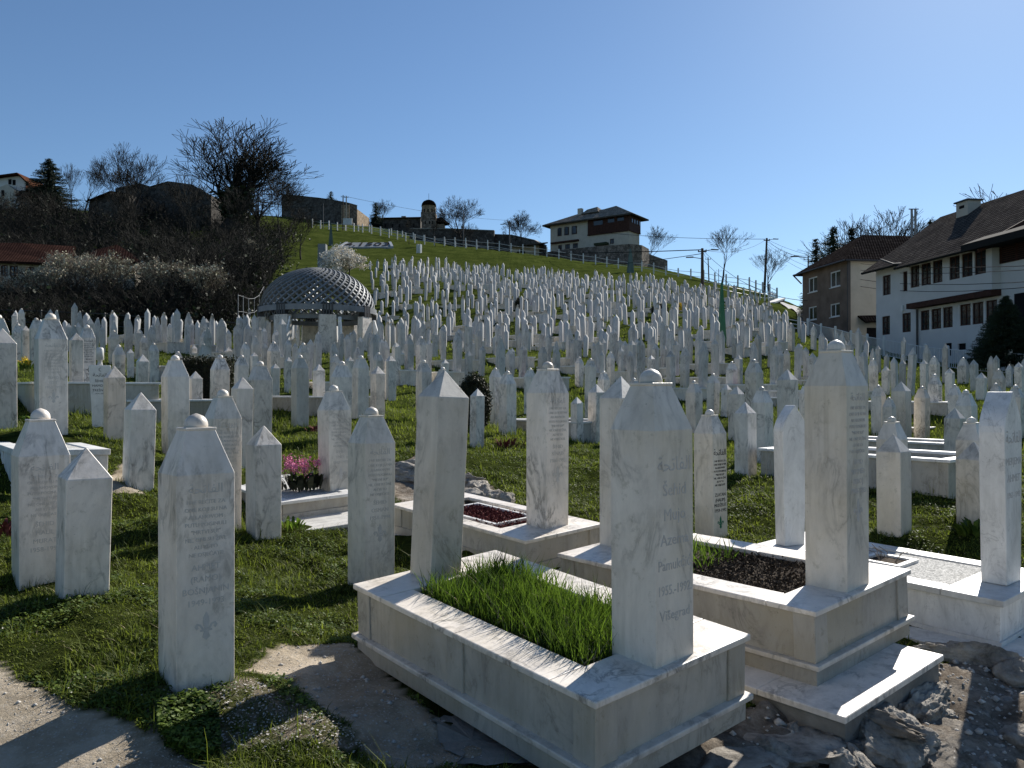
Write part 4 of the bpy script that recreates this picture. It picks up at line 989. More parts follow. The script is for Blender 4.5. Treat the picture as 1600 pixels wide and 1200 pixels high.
for h in le: fA.window(WH, *h, M['wood_dark'], M['glass'], .08, (2, 3))
mb = MB(); fA.slab(mb, door[0], door[1], door[2], door[3], -.15, -.1); mb.build('door', M['dark'], WH)
mb = MB(); fA.slab(mb, vent[0], vent[1], vent[2], vent[3], -.15, -.1); mb.build('basement_window', M['dark'], WH)
mb = MB(); fB.slab(mb, aj0-.05, aj1+.05, zj0-.35, zj0-.005, -.55, .12); mb.build('timber_beam', M['wood_dark'], WH)
mb = MB(); mb.tube([fA.pt(aj0+.3, zj0-.4, .12), fA.pt(aj0+.3, base_z, .12)], .07, 8)
mb.tube([fB.pt(aj0-2.0, zE+.02, .75), fB.pt(aj0-.7, zE-.5, .6), fB.pt(aj0+.1, zE-.55, .08)], .06, 8); mb.build('downpipe', M['dark_metal'], WH)
zR = 14.5; ov = .75; g0 = e0-.5; g1 = fB.px(1546, 372)[0]
sl = (zR-zE)/5.5
quad_uv([(fA.pt(g0, zE-ov*sl+.12, ov), fA.pt(aj0-.3, zE-ov*sl+.12, ov), fA.pt(aj0-.3, zR+.12, -5.5), fA.pt(g0, zR+.12, -5.5)),
         (fA.pt(aj0-.29, zE-1.3*sl+.12, 1.3), fA.pt(g1, zE-1.3*sl+.12, 1.3), fA.pt(g1+4.6, zR+.12, -5.5), fA.pt(aj0-.29, zR+.12, -5.5)),
         (fA.pt(g1+4.6, zE-ov*sl, -11-ov), fA.pt(g0, zE-ov*sl, -11-ov), fA.pt(g0, zR+.12, -5.51), fA.pt(g1+4.6, zR+.12, -5.51))], 'roof', M['roof_grey'], WH, .16)
mb = MB(); mb.tube([fA.pt(aj0-.3, zE-1.3*sl+.0, 1.36), fA.pt(g1, zE-1.3*sl+.0, 1.36)], .09, 8); mb.tube([fA.pt(g0, zE-ov*sl+.0, ov+.06), fA.pt(aj0-.3, zE-ov*sl+.0, ov+.06)], .09, 8); mb.build('gutter', M['cable'], WH)
# verge board, lean-to roof and louvred opening at the near end
v0 = np.array(fA.pt(g1, zE-1.3*sl+.1, 1.32)); v1_ = np.array(fA.pt(g1+4.7, zR+.1, -5.5))
mb = MB(); mb.loft([[tuple(v+np.array(q)) for q in ((0,0,-.4),(0,-.14,-.4),(0,-.14,.03),(0,0,.03))] for v in (v0, v1_)]); mb.build('verge_board', M['wood_dark'], WH)
a_l0 = fA.px(1546, 395)[0]; zl = fA.px(1552, 378)[1]
mb = MB(); mb.hexa([fA.pt(a_l0-.2, zl-.55, 1.7), fA.pt(26, zl-.55, 1.7), fA.pt(26, zl-.2, -3), fA.pt(a_l0-.2, zl-.2, -3), fA.pt(a_l0-.2, zl-.15, 1.7), fA.pt(26, zl-.15, 1.7), fA.pt(26, zl+1.6, -3), fA.pt(a_l0-.2, zl+1.6, -3)]); mb.build('lean_to_roof', M['cable'], WH)
la0 = fA.px(1564, 400)[0]; lz0, lz1 = fA.px(1580, 409)[1], fA.px(1580, 380)[1]
mb = MB()
for k in range(9): zz = lz0+(lz1-lz0)*k/9; fA.slab(mb, la0, la0+5, zz, zz+(lz1-lz0)/9*.45, .02, .08)
for k in range(5): fA.slab(mb, la0+1.25*k, la0+1.25*k+.08, lz0, lz1, .015, .1)
mb.build('louvre', M['wood_dark'], WH); mb = MB(); fA.slab(mb, la0, la0+5, lz0, lz1, .004, .012); mb.build('louvre_backing', M['dark'], WH)
o3 = fA.winpx(None, 1586, 1615, 457, 520); mb = MB(); fA.slab(mb, o3[0], o3[1]+2, o3[2], o3[3], .01, .05); mb.build('garage_door', M['dark'], WH)
# chimney
fC = Face(fA.o+back*4.2, -vd, -back); cx0, cx1 = fC.px(1494, 340)[0], fC.px(1512, 340)[0]; cz = fC.px(1502, 316)[1]
mb = MB(); fC.slab(mb, cx0, cx1, 12, cz, -1.0, 0); mb.build('chimney', M['plaster_cream'], WH)
mb = MB(); fC.slab(mb, cx0-.12, cx1+.12, cz+.002, cz+.1, -1.12, .12)
ch = mb.build('chimney_cap', M['dark_metal'], WH); mb = MB(); fC.slab(mb, (cx0+cx1)/2-.25, (cx0+cx1)/2+.25, cz-.45, cz-.25, .003, .02); mb.build('flue_opening', M['dark'], WH)
mb = MB(); q = fA.pt(g1+1.6, 0, -1.5); mb.tube([(q[0], q[1], 12.2), (q[0], q[1], 16.2)], .06, 6); mb.build('mast', M['dark_metal'], WH)
mb = MB(); fA.slab(mb, fA.px(1410, 480)[0], fA.px(1413, 480)[0], 7.1, 7.5, .01, .12); mb.build('electric_box', M['white_paint'], WH)
def rebase(root, loc):
    """move the root to the thing's base, its parts (built in world coordinates) stay where they are"""
    root.location = loc
    for c in root.children: c.location = tuple(-q for q in loc)
rebase(WH, (27, 55, 3))
# ---- brown house
BH = empty('brown_house', (0, 0, 0), 'two storey house with bare brown render, white windows and a cream side wall, right', 'house')
fD = Face([.4208*66, 66, 0], -vd, -back); fE = Face([.4208*66, 66, 0], back, -vd*1.0)     # fE looks towards the camera
fE = Face([.4208*66, 66, 0], back, vd*-1)
dl = fD.px(1254, 460)[0]; zb = 4.2; ze = fD.px(1326, 405)[1]
ws = [fD.winpx(None, *w) for w in ((1263,1277,433,456.5),(1297,1313,423.5,448.5),(1263,1276,479,500),(1297,1312,474,495))]
mb = MB(); fD.wall(mb, dl, 0, zb, ze, ws, .2); mb.add([fD.pt(dl, zb), fD.pt(dl, zb, -12), fD.pt(dl, ze, -12), fD.pt(dl, ze)], [(0,1,2,3)]); mb.build('wall', M['plaster_brown'], BH, fixn=False)
mb = MB(); mb.add([fE.pt(0, zb), fE.pt(12, zb), fE.pt(12, ze), fE.pt(0, ze)], [(0,1,2,3)]); mb.build('side_wall', M['plaster_cream'], BH, fixn=False)['label'] = 'cream painted side wall'
mb = MB(); fD.slab(mb, dl+.1, -.1, zb, ze, -.9, -.21); mb.build('interior_screen', M['dark'], BH)
for h in ws: fD.window(BH, *h, M['white_paint'], M['glass'], .1, (2, 1), sill=True)
mb = MB(); fE.slab(mb, -.12, .12, zb, ze, -.0, .14); mb.build('drainpipe', M['dark_metal'], BH)
o_ = .55; zp = ze-.1; zk = 15.3
r0 = fE.pt(-o_, zp, o_); r1 = fE.pt(13, zp, o_); r2 = fE.pt(13, zp, dl-o_); r3 = fE.pt(-o_, zp, dl-o_); k0 = fE.pt(3.6, zk, dl/2); k1 = fE.pt(10, zk, dl/2)
quad_uv([(r0, r1, k1, k0), (r3, r0, k0), (r2, r3, k0, k1), (r1, r2, k1)], 'roof', M['roof_dark'], BH, .14)
mb = MB(); mb.tube([fE.pt(-o_-.08, zp-.06, o_), fE.pt(-o_-.08, zp-.06, dl-o_), fE.pt(-.1, zp-.9, dl)], .07, 6); mb.tube([fE.pt(-o_, zp-.06, o_+.07), fE.pt(13, zp-.06, o_+.07)], .07, 6); mb.build('gutter', M['dark_metal'], BH)
p0 = fE.px(1340, 495)[0]; pz = fE.px(1350, 497)[1]
quad_uv([(fE.pt(p0, pz-.4, 1.2), fE.pt(p0+3, pz-.2, 1.2), fE.pt(p0+3, pz+.3, 0), fE.pt(p0, pz+.2, 0))], 'porch_roof', M['roof_dark'], BH, .12)
mb = MB(); fE.slab(mb, p0+.8, p0+2.6, zb, pz-.8, .004, .06); mb.build('door', M['dark'], BH)
q = fE.pt(7.6, 0, dl/2+1); mb = MB(); mb.tube([(q[0], q[1], 14), (q[0], q[1], 17.4)], .10, 10); mb.tube([(q[0]+.32, q[1], 14), (q[0]+.32, q[1], 17.4)], .10, 10); mb.tube([(q[0]-.25, q[1], 17.45), (q[0]+.6, q[1], 17.45)], .05, 6); mb.build('metal_flue', M['steel'], BH)
rebase(BH, (28, 66, 4.5))
# ---- museum house on the crest
D0 = 170; MU = empty('museum_house', (0, 0, 0), 'hilltop house with stone tiled hip roof, dark timber upper floor and arched windows', 'house')
fdv = unit([.82, -.57, 0]); fn = unit([-.57, -.82, 0]); sdv = unit([.57, .82, 0]); sn = unit([.82, -.57, 0])
pc = P(983, 381, D0); fM = Face(pc, fdv, fn); fS = Face(pc, sdv, sn)
ml = fM.px(860, 380)[0]; sr = fS.px(999, 380)[0]; zb = pc[2]-1.0; ze = fM.px(983, 336)[1]; tm = fM.px(919.5, 360)[0]; tz = fM.px(983, 359)[1]
arch = [fM.winpx(None, *w) for w in ((871.5,877.5,356,369),(882,889,354.5,367.5),(893.5,901.5,353,366))]; arch = [[h[0], h[1], arch[1][2], arch[1][3]] for h in arch]
lowr = [fM.winpx(None, *w) for w in ((872,878,383,390),(883,890.5,381.5,389),(895,903,380,388),(953,959.5,373,381))]; lowr = [[h[0], h[1], lowr[1][2] if i < 3 else h[2], lowr[1][3] if i < 3 else h[3]] for i, h in enumerate(lowr)]
mb = MB(); fM.wall(mb, ml, 0, zb, tz, lowr, .25)
fM.wall(mb, ml, tm, tz, ze, [h for h in arch if 1], .25) if all(h[2] > tz for h in arch) else fM.wall(mb, ml, tm, tz, ze, [], .25)
fS.wall(mb, 0, sr, zb, tz, [], .2); mb.add([fM.pt(ml, zb), fM.pt(ml, zb, -10), fM.pt(ml, ze, -10), fM.pt(ml, ze)], [(0,1,2,3)])
mb.build('wall', M['plaster_cream'], MU, fixn=False)
mb = MB(); fM.slab(mb, ml+.2, -.2, zb, ze, -2, -.26); mb.build('interior_screen', M['dark'], MU)
mb = MB(); fM.slab(mb, tm, .25, tz, ze, -sr-.1, .3); fM.slab(mb, tm-.1, .35, tz-.25, tz-.003, -sr, .4)
for k in range(14): a_ = tm+(0-tm)*k/14; fM.slab(mb, a_, a_+.07, tz+.02, ze, .3, .34)
mb.build('timber_upper_floor', M['wood_dark'], MU)
for w in ((929,943,345,352),(951,961,341.5,348),(966,976,339,345.5)):
    h = fM.winpx(None, *w); mb = MB(); fM.slab(mb, h[0], h[1], h[2], h[3], .34, .38); mb.build('window', M['glass'], MU)
for k in range(4):
    a_ = .5+k*sr/4.2; mb = MB(); fS.slab(mb, a_, a_+.55, ze-1.5, ze-.7, .36, .4); mb.build('window', M['glass'], MU)
for h in lowr: fM.window(MU, *h, M['wood_dark'], M['glass'], .12, (2, 1), .15)
for h in arch:
    mb = MB(); am, hw = (h[0]+h[1])/2, (h[1]-h[0])/2; n_ = 10
    pr = [(am-hw, h[2]), (am+hw, h[2])]+[(am+hw*math.cos(t), h[3]-hw+hw*math.sin(t)) for t in np.linspace(0, math.pi, n_)]
    mb.loft([[fM.pt(a_, z_, .05) for a_, z_ in pr], [fM.pt(a_, z_, .12) for a_, z_ in pr]]); w_ = mb.build('arched_window', M['wood_dark'], MU)
    mb = MB(); pr = [(am+(a_-am)*.75, h[2]+(z_-h[2])*.9+.12) for a_, z_ in pr]; mb.loft([[fM.pt(a_, z_, .121) for a_, z_ in pr], [fM.pt(a_, z_, .14) for a_, z_ in pr]]); mb.build('pane', M['glass'], w_)
mb = MB(); b1 = fM.px(905, 372)[0]; fM.slab(mb, ml+.4, b1, lowr[0][3]+.35, lowr[0][3]+.7, 0.005, .7); mb.build('jetty_beam', M['wood_dark'], MU)
ov = 1.35; S2 = sr+.6; zl_, zr_ = ze+.1, ze+.1
e = [fM.pt(ml-ov, zl_, ov), fM.pt(ov, zr_, ov), fM.pt(ov, zr_, -S2-ov), fM.pt(ml-ov, zl_, -S2-ov)]
apex1 = fM.pt(-4.5, ze+3.1, -S2/2); apex0 = fM.pt(ml+6.2, ze+2.6, -S2/2); apm = fM.pt(-7.5, ze+2.75, -S2/2)
quad_uv([(e[0], e[1], apex1, apm, apex0), (e[1], e[2], apex1), (e[2], e[3], apex0, apm, apex1), (e[3], e[0], apex0)], 'roof', M['roof_stone'], MU, .3)
mb = MB(); fM.slab(mb, -11.2, -8.0, ze+.5, ze+3.0, -S2/2-2, -S2/2+1.4)
quad_uv([(fM.pt(-12.4, ze+2.0, -1.2), fM.pt(-8.2, ze+2.1, -1.2), fM.pt(-9.2, ze+3.5, -S2/2), fM.pt(-11.8, ze+3.2, -S2/2)), (fM.pt(-8.2, ze+2.1, -1.2), fM.pt(-8.2, ze+2.1, -8), fM.pt(-9.2, ze+3.5, -S2/2)), (fM.pt(-8.2, ze+2.1, -8), fM.pt(-12.4, ze+2.0, -8), fM.pt(-11.8, ze+3.2, -S2/2), fM.pt(-9.2, ze+3.5, -S2/2))], 'upper_roof', M['roof_stone'], MU, .25)
mb = MB(); fM.slab(mb, ml+6, ml+7, ze+1.5, ze+3.5, -S2/2, -S2/2+.9); mb.build('chimney', M['plaster_cream'], MU)
mb = MB(); fM.slab(mb, tm+2.2, tm+5.2, tz-1.2-1.6, tz-.9-1.4, .35, 1.6); mb.build('porch_canopy', M['ivy'], MU)
rebase(MU, tuple(float(q) for q in pc))
# retaining stone wall under it : polyline in picture, top z per vertex
def pwall(name, label, plist, m, cat='wall', thick=.8, below=3.0, cap=None, holes=None):
    o = bpy.data.objects.new(name, None); COL.objects.link(o); props(o, label, cat); pp = [P(*q) for q in plist]; o.location = tuple(pp[0])
    mb = MB(); cb = MB()
    L = [Vector(p) for p in pp]; rings = []; rc = []
    for i, p in enumerate(L):
        t = (L[min(i+1, len(L)-1)]-L[max(i-1, 0)]); t.z = 0; t.normalize(); n = Vector((-t.y, t.x, 0))
        if n.y < 0: n = -n
        g = Z(p.x, p.y)-below; a = p; b__ = p+n*thick
        rings.append([(a.x, a.y, g), (a.x, a.y, a.z), (b__.x, b__.y, a.z), (b__.x, b__.y, g)])
        a2, b2 = p-n*.1, p+n*(thick+.1); rc.append([(a2.x, a2.y, a.z+.003), (a2.x, a2.y, a.z+.2), (b2.x, b2.y, a.z+.2), (b2.x, b2.y, a.z+.003)])
    mb.loft(rings); mo = mb.build('masonry', m); mo.parent = o; mo.matrix_parent_inverse = Matrix.Translation(Vector(pp[0])).inverted()
    if cap: cb.loft(rc); c_ = cb.build('coping', cap); c_.parent = o; c_.matrix_parent_inverse = Matrix.Translation(Vector(pp[0])).inverted()
    return o
rw = pwall('retaining_wall', 'rough stone retaining wall with small openings below the museum house', [(845,395,178),(880,390,174),(930,385,166),(985,381,161),(1003,383,163),(1014,389,168),(1014.5,397,170),(1043,407,171)], M['rubble'], thick=1.2, below=4)
pwall('stone_wall', 'long dark stone wall with a pale coping running behind the road fence', [(640,358,182),(700,358,180),(772,361,178)], M['rubble_dark'], cap=M['concrete'], below=4)
pwall('stone_wall', 'curving stone boundary wall under the leafless trees left of the museum house', [(715,361,190),(770,367,180),(800,368,176),(835,376,172),(850,384,170)], M['rubble_dark'], cap=M['dark_metal'], below=4)
pwall('stone_wall', 'low dark stone retaining wall along the bend of the road, right', [(1125,488,86),(1170,480,92),(1210,474,98),(1226,468,104)], M['rubble_dark'], cap=M['fence_white'], below=1.5)
# fort
FT = pwall('fortress_wall', 'massive dark stone fortress bastion on the crest left of the road', [(440,304,215),(470,307,212),(498,310,208),(520,313,205),(545,318,202)], M['rubble_dark'], cat='fortress', thick=3, below=3, cap=M['rubble_dark'])
pwall('fortress_wall', 'sunlit lower fortress wall sloping down to the right of the bastion', [(545.5,320,202),(560,328,210),(577,341,222)], M['rubble_warm'], cat='fortress', thick=2, below=3)
# domed gate tower and low barracks
GT = empty('gate_tower', tuple(P(672, 380, 225)), 'stone gate building with a small domed turret on the skyline', 'tower')
def gt(name, x0, x1, y0, y1, d, dep, m, par):
    p, q = P(x0, y1, d), P(x1, y0, d); mb = MB(); mb.box((p[0], d, p[2]), (q[0], d+dep, q[2])); return mb.build(name, m, par)
GT.location = (0, 0, 0)
gt('tower_body', 659, 681, 332, 395, 225, 4, M['rubble'], GT); gt('tower_stage', 657.5, 660, 331, 345, 224.5, 1.5, M['rubble'], GT)
c = P(670, 333, 227); mb = MB(); mb.lathe([(2.0, -1.5), (2.0, 1.0+.8), (2.15, 1.9)], tuple(c), 16); mb.build('turret', M['rubble_warm'], GT)
mb = MB(); mb.lathe([(2.15, 1.9), (2.0, 2.6), (1.5, 3.3), (.8, 3.65), (.05, 3.75)], tuple(c), 16); dm_ = mb.build('dome', M['roof_dark'], GT, smooth=True)
mb = MB(); mb.tube([(c[0], c[1], c[2]+3.7), (c[0], c[1], c[2]+5.6)], .05, 4); mb.build('finial', M['dark_metal'], GT)
for k in range(5):
    t = -math.pi/2+(k-2)*.55; mb = MB(); q = (c[0]+1.98*math.cos(t), c[1]+1.98*math.sin(t), c[2]); mb.box((q[0]-.2, q[1]-.08, q[2]-.1), (q[0]+.2, q[1]+.08, q[2]+.8)); mb.build('window', M['dark'], GT)
gt('side_house', 681, 694, 350, 395, 226, 4, M['rubble'], GT)
c2 = P(687.5, 350, 228); mb = MB(); mb.lathe([(2.9, 0), (2.4, .5), (1.0, 1.6), (.05, 1.9)], tuple(c2), 12); mb.build('side_dome', M['roof_dark'], GT)
for x_ in (684, 689): gt('window', x_, x_+2, 358, 363, 225.9, .2, M['dark'], GT)
for x_ in (664, 670, 675): gt('window', x_, x_+1.6, 345, 350, 224.9, .2, M['dark'], GT)
BK = empty('barracks', (0, 0, 0), 'long low dark stone barracks left of the domed turret', 'building')
gt('wall', 580, 657, 341, 392, 228, 6, M['rubble_dark'], BK)
p, q = P(578, 341, 227.5), P(658, 339.5, 227.5)
quad_uv([((p[0], 227.3, p[2]), (q[0], 227.3, q[2]), (q[0], 231, q[2]+.9), (p[0], 231, p[2]+.9)), ((q[0], 235, q[2]), (p[0], 235, p[2]), (p[0], 231.01, p[2]+.9), (q[0], 231.01, q[2]+.9))], 'roof', M['roof_dark'], BK, .2)
gt('chimney', 627, 634, 337.5, 341, 228.5, 1, M['rubble'], BK)
for x_ in range(590, 655, 11): gt('window', x_, x_+2.2, 350, 355, 227.9, .2, M['dark'], BK)
rebase(GT, tuple(float(q) for q in P(672, 392, 225))); rebase(BK, tuple(float(q) for q in P(620, 392, 228)))
# gate lodge left of the museum
GL = empty('gate_lodge', (0, 0, 0), 'small cream lodge with a sloping tiled roof and arched doorway on the road', 'building')
gt('wall', 800, 847, 383, 402, 171, 5, M['plaster_cream'], GL)
p, q = P(797, 385, 170), P(856, 376, 166)
quad_uv([((p[0], 169, p[2]), (q[0], 166, q[2]-.3), (q[0]-1, 172, q[2]+.5), (p[0], 175, p[2]+.7))], 'roof', M['roof_stone'], GL, .25)
ad = P(814, 396, 170.9); mb = MB(); mb.loft([[(ad[0]+1*math.cos(t)*.9, yy, ad[2]+(0 if t < 0 else math.sin(t)*.9)) for t in np.linspace(0, math.pi, 9)]+[(ad[0]-.9, yy, ad[2]-2), (ad[0]+.9, yy, ad[2]-2)] for yy in (170.85, 170.99)]); mb.build('arched_door', M['dark'], GL)
rebase(GL, tuple(float(q) for q in P(824, 400, 171)))
# ---- old red roofed house on the left behind the bushes
OH = empty('old_house', (0, 0, 0), 'old low house with a sagging red tiled roof behind the bushes, left edge', 'house')
fO = Face(P(0, 440, 66), [1, 0, 0], [0, -1, 0]); a1 = fO.px(76, 430)[0]; zz0, zz1 = fO.px(0, 460)[1]-3, fO.px(0, 408)[1]
wo = [fO.winpx(None, *w) for w in ((1,12,414,431),(15,28,415,432),(40,53,417,434))]
mb = MB(); fO.wall(mb, -14, a1, zz0, zz1, wo, .2); mb.add([fO.pt(a1, zz0), fO.pt(a1, zz0, -7), fO.pt(a1, zz1, -7), fO.pt(a1, zz1)], [(0,1,2,3)]); mb.build('wall', M['plaster_cream'], OH, fixn=False)
for h in wo: fO.window(OH, *h, M['wood_dark'], M['glass'], .09, (2, 3))
mb = MB(); fO.slab(mb, -14, a1-.1, zz0, zz1, -.5, -.21); mb.build('interior_screen', M['dark'], OH)
pe = [P(-60, 405, 65.4), P(112, 412, 65.4), P(118, 385, 70), P(32, 379.5, 70), P(-60, 379, 70)]
pe2 = [P(112, 411, 65.3), P(226, 409, 65.3), P(183, 382, 69.5), P(150, 390, 70)]
quad_uv([tuple(pe), tuple(pe2)], 'roof', M['roof_red'], OH, .2)
ew = P(200, 420, 66.5); mb = MB(); mb.box((ew[0]-5, 66.5, ew[2]-6), (ew[0]+.6, 70, P(200, 410, 66.5)[2])); mb.build('annex_wall', M['plaster_cream'], OH)
rebase(OH, tuple(float(q) for q in P(40, 460, 66)))
# ---- house top left
TL = empty('hillside_house', (0, 0, 0), 'pale gabled house with orange tiled porch roof at the far upper left', 'house')
def flat(name, poly, d, dep, m, par):
    mb = MB(); mb.loft([[tuple(P(x_, y_, d)) for x_, y_ in poly], [tuple(P(x_, y_, d)+np.array([0, dep, 0])) for x_, y_ in poly]]); return mb.build(name, m, par)
flat('wall', [(-30,345),(-30,285),(0,276),(27,272),(45,290),(45,345)], 140, 9, M['plaster_white'], TL)
flat('front_bay', [(-12,318),(-12,300),(0,292),(11,288),(22,296),(22,325),(-12,328)], 138.5, 1.4, M['plaster_cream'], TL)
a_, b_, c_, d_ = P(26.5, 269.5, 139), P(46, 287.5, 139), P(46, 287.5, 150), P(26.5, 269.5, 150); e_, f_ = P(-30, 277, 139), P(-30, 277, 150)
quad_uv([(tuple(b_), tuple(b_+np.array([0,11,0])), tuple(a_+np.array([0,11,0])), tuple(a_)), (tuple(e_), tuple(a_), tuple(a_+np.array([0,11,0])), tuple(e_+np.array([0,11,0])))], 'roof', M['roof_orange'], TL, .3)
quad_uv([(tuple(P(40,296,136)), tuple(P(64,301,136)), tuple(P(58,293,140)), tuple(P(40,286,140))), (tuple(P(24,304,134)), tuple(P(62,308,134)), tuple(P(56,300,138)), tuple(P(33,297,138)))], 'porch_roof', M['roof_orange'], TL, .25)
flat('porch_wall', [(22,345),(22,306),(52,306),(52,345)], 137, 3, M['plaster_white'], TL)
for w in ((13,280,4.5,8),(19.5,281,4.5,8),(2,297,4,9)): flat('window', [(w[0],w[1]),(w[0]+w[2],w[1]),(w[0]+w[2],w[1]+w[3]),(w[0],w[1]+w[3])], 139.9 if w[0] > 5 else 138.4, .08, M['dark'], TL)
flat('veranda_opening', [(27,308),(50,308),(50,314),(27,314)], 136.9, .08, M['dark'], TL)
rebase(TL, tuple(float(q) for q in P(20, 340, 140)))
# ---- dark gabled building among the trees
DB = empty('dark_gabled_building', (0, 0, 0), 'dark stone building with stepped roofline hidden behind leafless trees, upper left', 'building')
flat('wall', [(135,360),(140,312),(172,299),(200,302),(200,360)], 128, 10, M['rubble_dark'], DB)
flat('rear_wall', [(180,360),(180,294),(218,286),(234,291),(262,283),(300,288),(330,305),(330,360)], 136, 8, M['rubble_dark'], DB)
quad_uv([(tuple(P(134,313.5,127.5)), tuple(P(134,313.5,139)), tuple(P(172,298,139)), tuple(P(172,298,127.5))), (tuple(P(172,298,127.5)), tuple(P(172,298,139)), tuple(P(204,303,139)), tuple(P(204,303,127.5)))], 'roof', M['roof_dark'], DB, .3)
for w in ((185,306,10,12),(184,329,12,8)): flat('window', [(w[0],w[1]),(w[0]+w[2],w[1]),(w[0]+w[2],w[1]+w[3]),(w[0],w[1]+w[3])], 127.9, .08, M['dark'], DB)
rebase(DB, tuple(float(q) for q in P(170, 350, 128)))
# ------------------------------------------------------------------ memorial with lattice dome
MD = 39.0; mc = P(497, 487, MD); zr = mc[2]; RR = 2.72; gz0 = Z(mc[0], mc[1])
ME = empty('dome_memorial', (mc[0], mc[1], gz0), 'open memorial with a grey lattice steel dome on pale marble slabs', 'memorial')
def mel(name, mb, m, parent=ME, smooth=False, rel=(mc[0], mc[1], gz0)):
    mb.v = [(x-(rel[0] if parent is ME else 0), y-(rel[1] if parent is ME else 0), z-(rel[2] if parent is ME else 0)) for x, y, z in mb.v]; return mb.build(name, m, parent, smooth)
def ringp(r, z, n=64): return [(mc[0]+r*math.cos(2*math.pi*k/n), mc[1]+r*math.sin(2*math.pi*k/n), z) for k in range(n)]
mb = MB(); A_ = [ringp(RR-.06, zr-.13), ringp(RR+.10, zr-.16), ringp(RR+.10, zr+.10), ringp(RR-.06, zr+.12)]
n = 64; vs = [p for r in A_ for p in r]; mb.add(vs, [(a*n+k, a*n+(k+1) % n, ((a+1) % 4)*n+(k+1) % n, ((a+1) % 4)*n+k) for a in range(4) for k in range(n)])
mel('ring_beam', mb, M['steel'])
def dpt(th, s):      # s 0 rim .. 1 top
    al = s*math.pi/2*.94; return Vector((mc[0]+RR*math.cos(al)*math.cos(th), mc[1]+RR*math.cos(al)*math.sin(th), zr+.12+2.0*math.sin(al)))
mb = MB(); NB = 38
for sgn in (1, -1):
    for k in range(NB):
        prev = None; ring = []
        for i in range(22):
            s = i/21; th = 2*math.pi*k/NB+sgn*s*1.35
            p = dpt(th, s); nrm = Vector((p.x-mc[0], p.y-mc[1], (p.z-zr+.6)*1.2)).normalized(); tg = (dpt(th+sgn*.03, min(1, s+.02))-p)
            side = tg.cross(nrm).normalized(); w = .042*(1-.35*s); dpt_ = .17*(1-.3*s); off = nrm*(.0 if sgn > 0 else -.05)
            ring.append([tuple(p+off+side*w), tuple(p+off-side*w), tuple(p+off-side*w-nrm*dpt_), tuple(p+off+side*w-nrm*dpt_)])
        mb.loft(ring)
mel('lattice_dome', mb, M['steel'])
mb = MB()
for k in range(NB):          # zigzag fringe below the ring
    t0, t1, t2 = [2*math.pi*(k+q)/NB for q in (0, .5, 1)]
    a, b_, c_ = [(mc[0]+(RR-.15)*math.cos(t), mc[1]+(RR-.15)*math.sin(t), zr-z_) for t, z_ in ((t0, .1), (t1, .34), (t2, .1))]
    mb.tube([a, b_, c_], .03, 4)
mel('zigzag_fringe', mb, M['steel'])
mb = MB(); rb = RR-.45; A_ = [ringp(rb-.05, zr-.52), ringp(rb+.05, zr-.52), ringp(rb+.05, zr-.30), ringp(rb-.05, zr-.30)]
vs = [p for r in A_ for p in r]; mb.add(vs, [(a*n+k, a*n+(k+1) % n, ((a+1) % 4)*n+(k+1) % n, ((a+1) % 4)*n+k) for a in range(4) for k in range(n)])
mel('lower_ring', mb, M['steel'])
for k in range(8):
    t = math.pi*2*(k+.5)/8; er = Vector((math.cos(t), math.sin(t), 0)); et = Vector((-math.sin(t), math.cos(t), 0)); c = Vector((mc[0], mc[1], 0))+er*(RR-.05)
    mb = MB()
    for q in (-1.5, -.5, .5, 1.5):
        p = c+et*q*.13; a = er*.16; s_ = et*.04
        mb.hexa([tuple(p-a-s_+Vector((0,0,zr-.36))), tuple(p+a-s_+Vector((0,0,zr-.36))), tuple(p+a+s_+Vector((0,0,zr-.36))), tuple(p-a+s_+Vector((0,0,zr-.36))), tuple(p-a-s_+Vector((0,0,zr+.16))), tuple(p+a-s_+Vector((0,0,zr+.16))), tuple(p+a+s_+Vector((0,0,zr+.16))), tuple(p-a+s_+Vector((0,0,zr+.16)))])
    br = mel('bracket', mb, M['dark_metal'])
    mb = MB(); zt_ = zr-.37; rings = []
    for z_, w1_, w2_ in ((gz0-.4, .42, .10), (zt_, .38, .10)):
        rings.append([tuple(c+er*(-.14)+et*w1_+Vector((0,0,z_))), tuple(c+er*.14+et*w1_+Vector((0,0,z_))), tuple(c+er*.14-et*w1_+Vector((0,0,z_))), tuple(c-er*.14-et*w1_+Vector((0,0,z_)))])
    mb.loft(rings); mel('marble_pillar', mb, M['marble'])
    mb = MB(); rings = []          # slanting fin beside every slab
    for z_, a_, b__ in ((gz0-.3, .18, .75), (zt_-.1, .15, .2)):
        rings.append([tuple(c+er*a_+et*.46+Vector((0,0,z_))), tuple(c+er*b__+et*.52+Vector((0,0,z_))), tuple(c+er*b__+et*.60+Vector((0,0,z_))), tuple(c+er*a_+et*.54+Vector((0,0,z_)))])
    mb.loft(rings); mel('marble_fin', mb, M['marble_white'])
mb = MB(); mb.loft([sq(1.0, zr-2.45, .5), sq(1.0, zr-1.75, .5)]); mb.v = [(x+mc[0]+.25, y+mc[1], z) for x, y, z in mb.v]
g_ = mb.build('dark_gravestone', M['granite']); props(g_, 'dark rounded stone standing inside the dome memorial', 'gravestone')
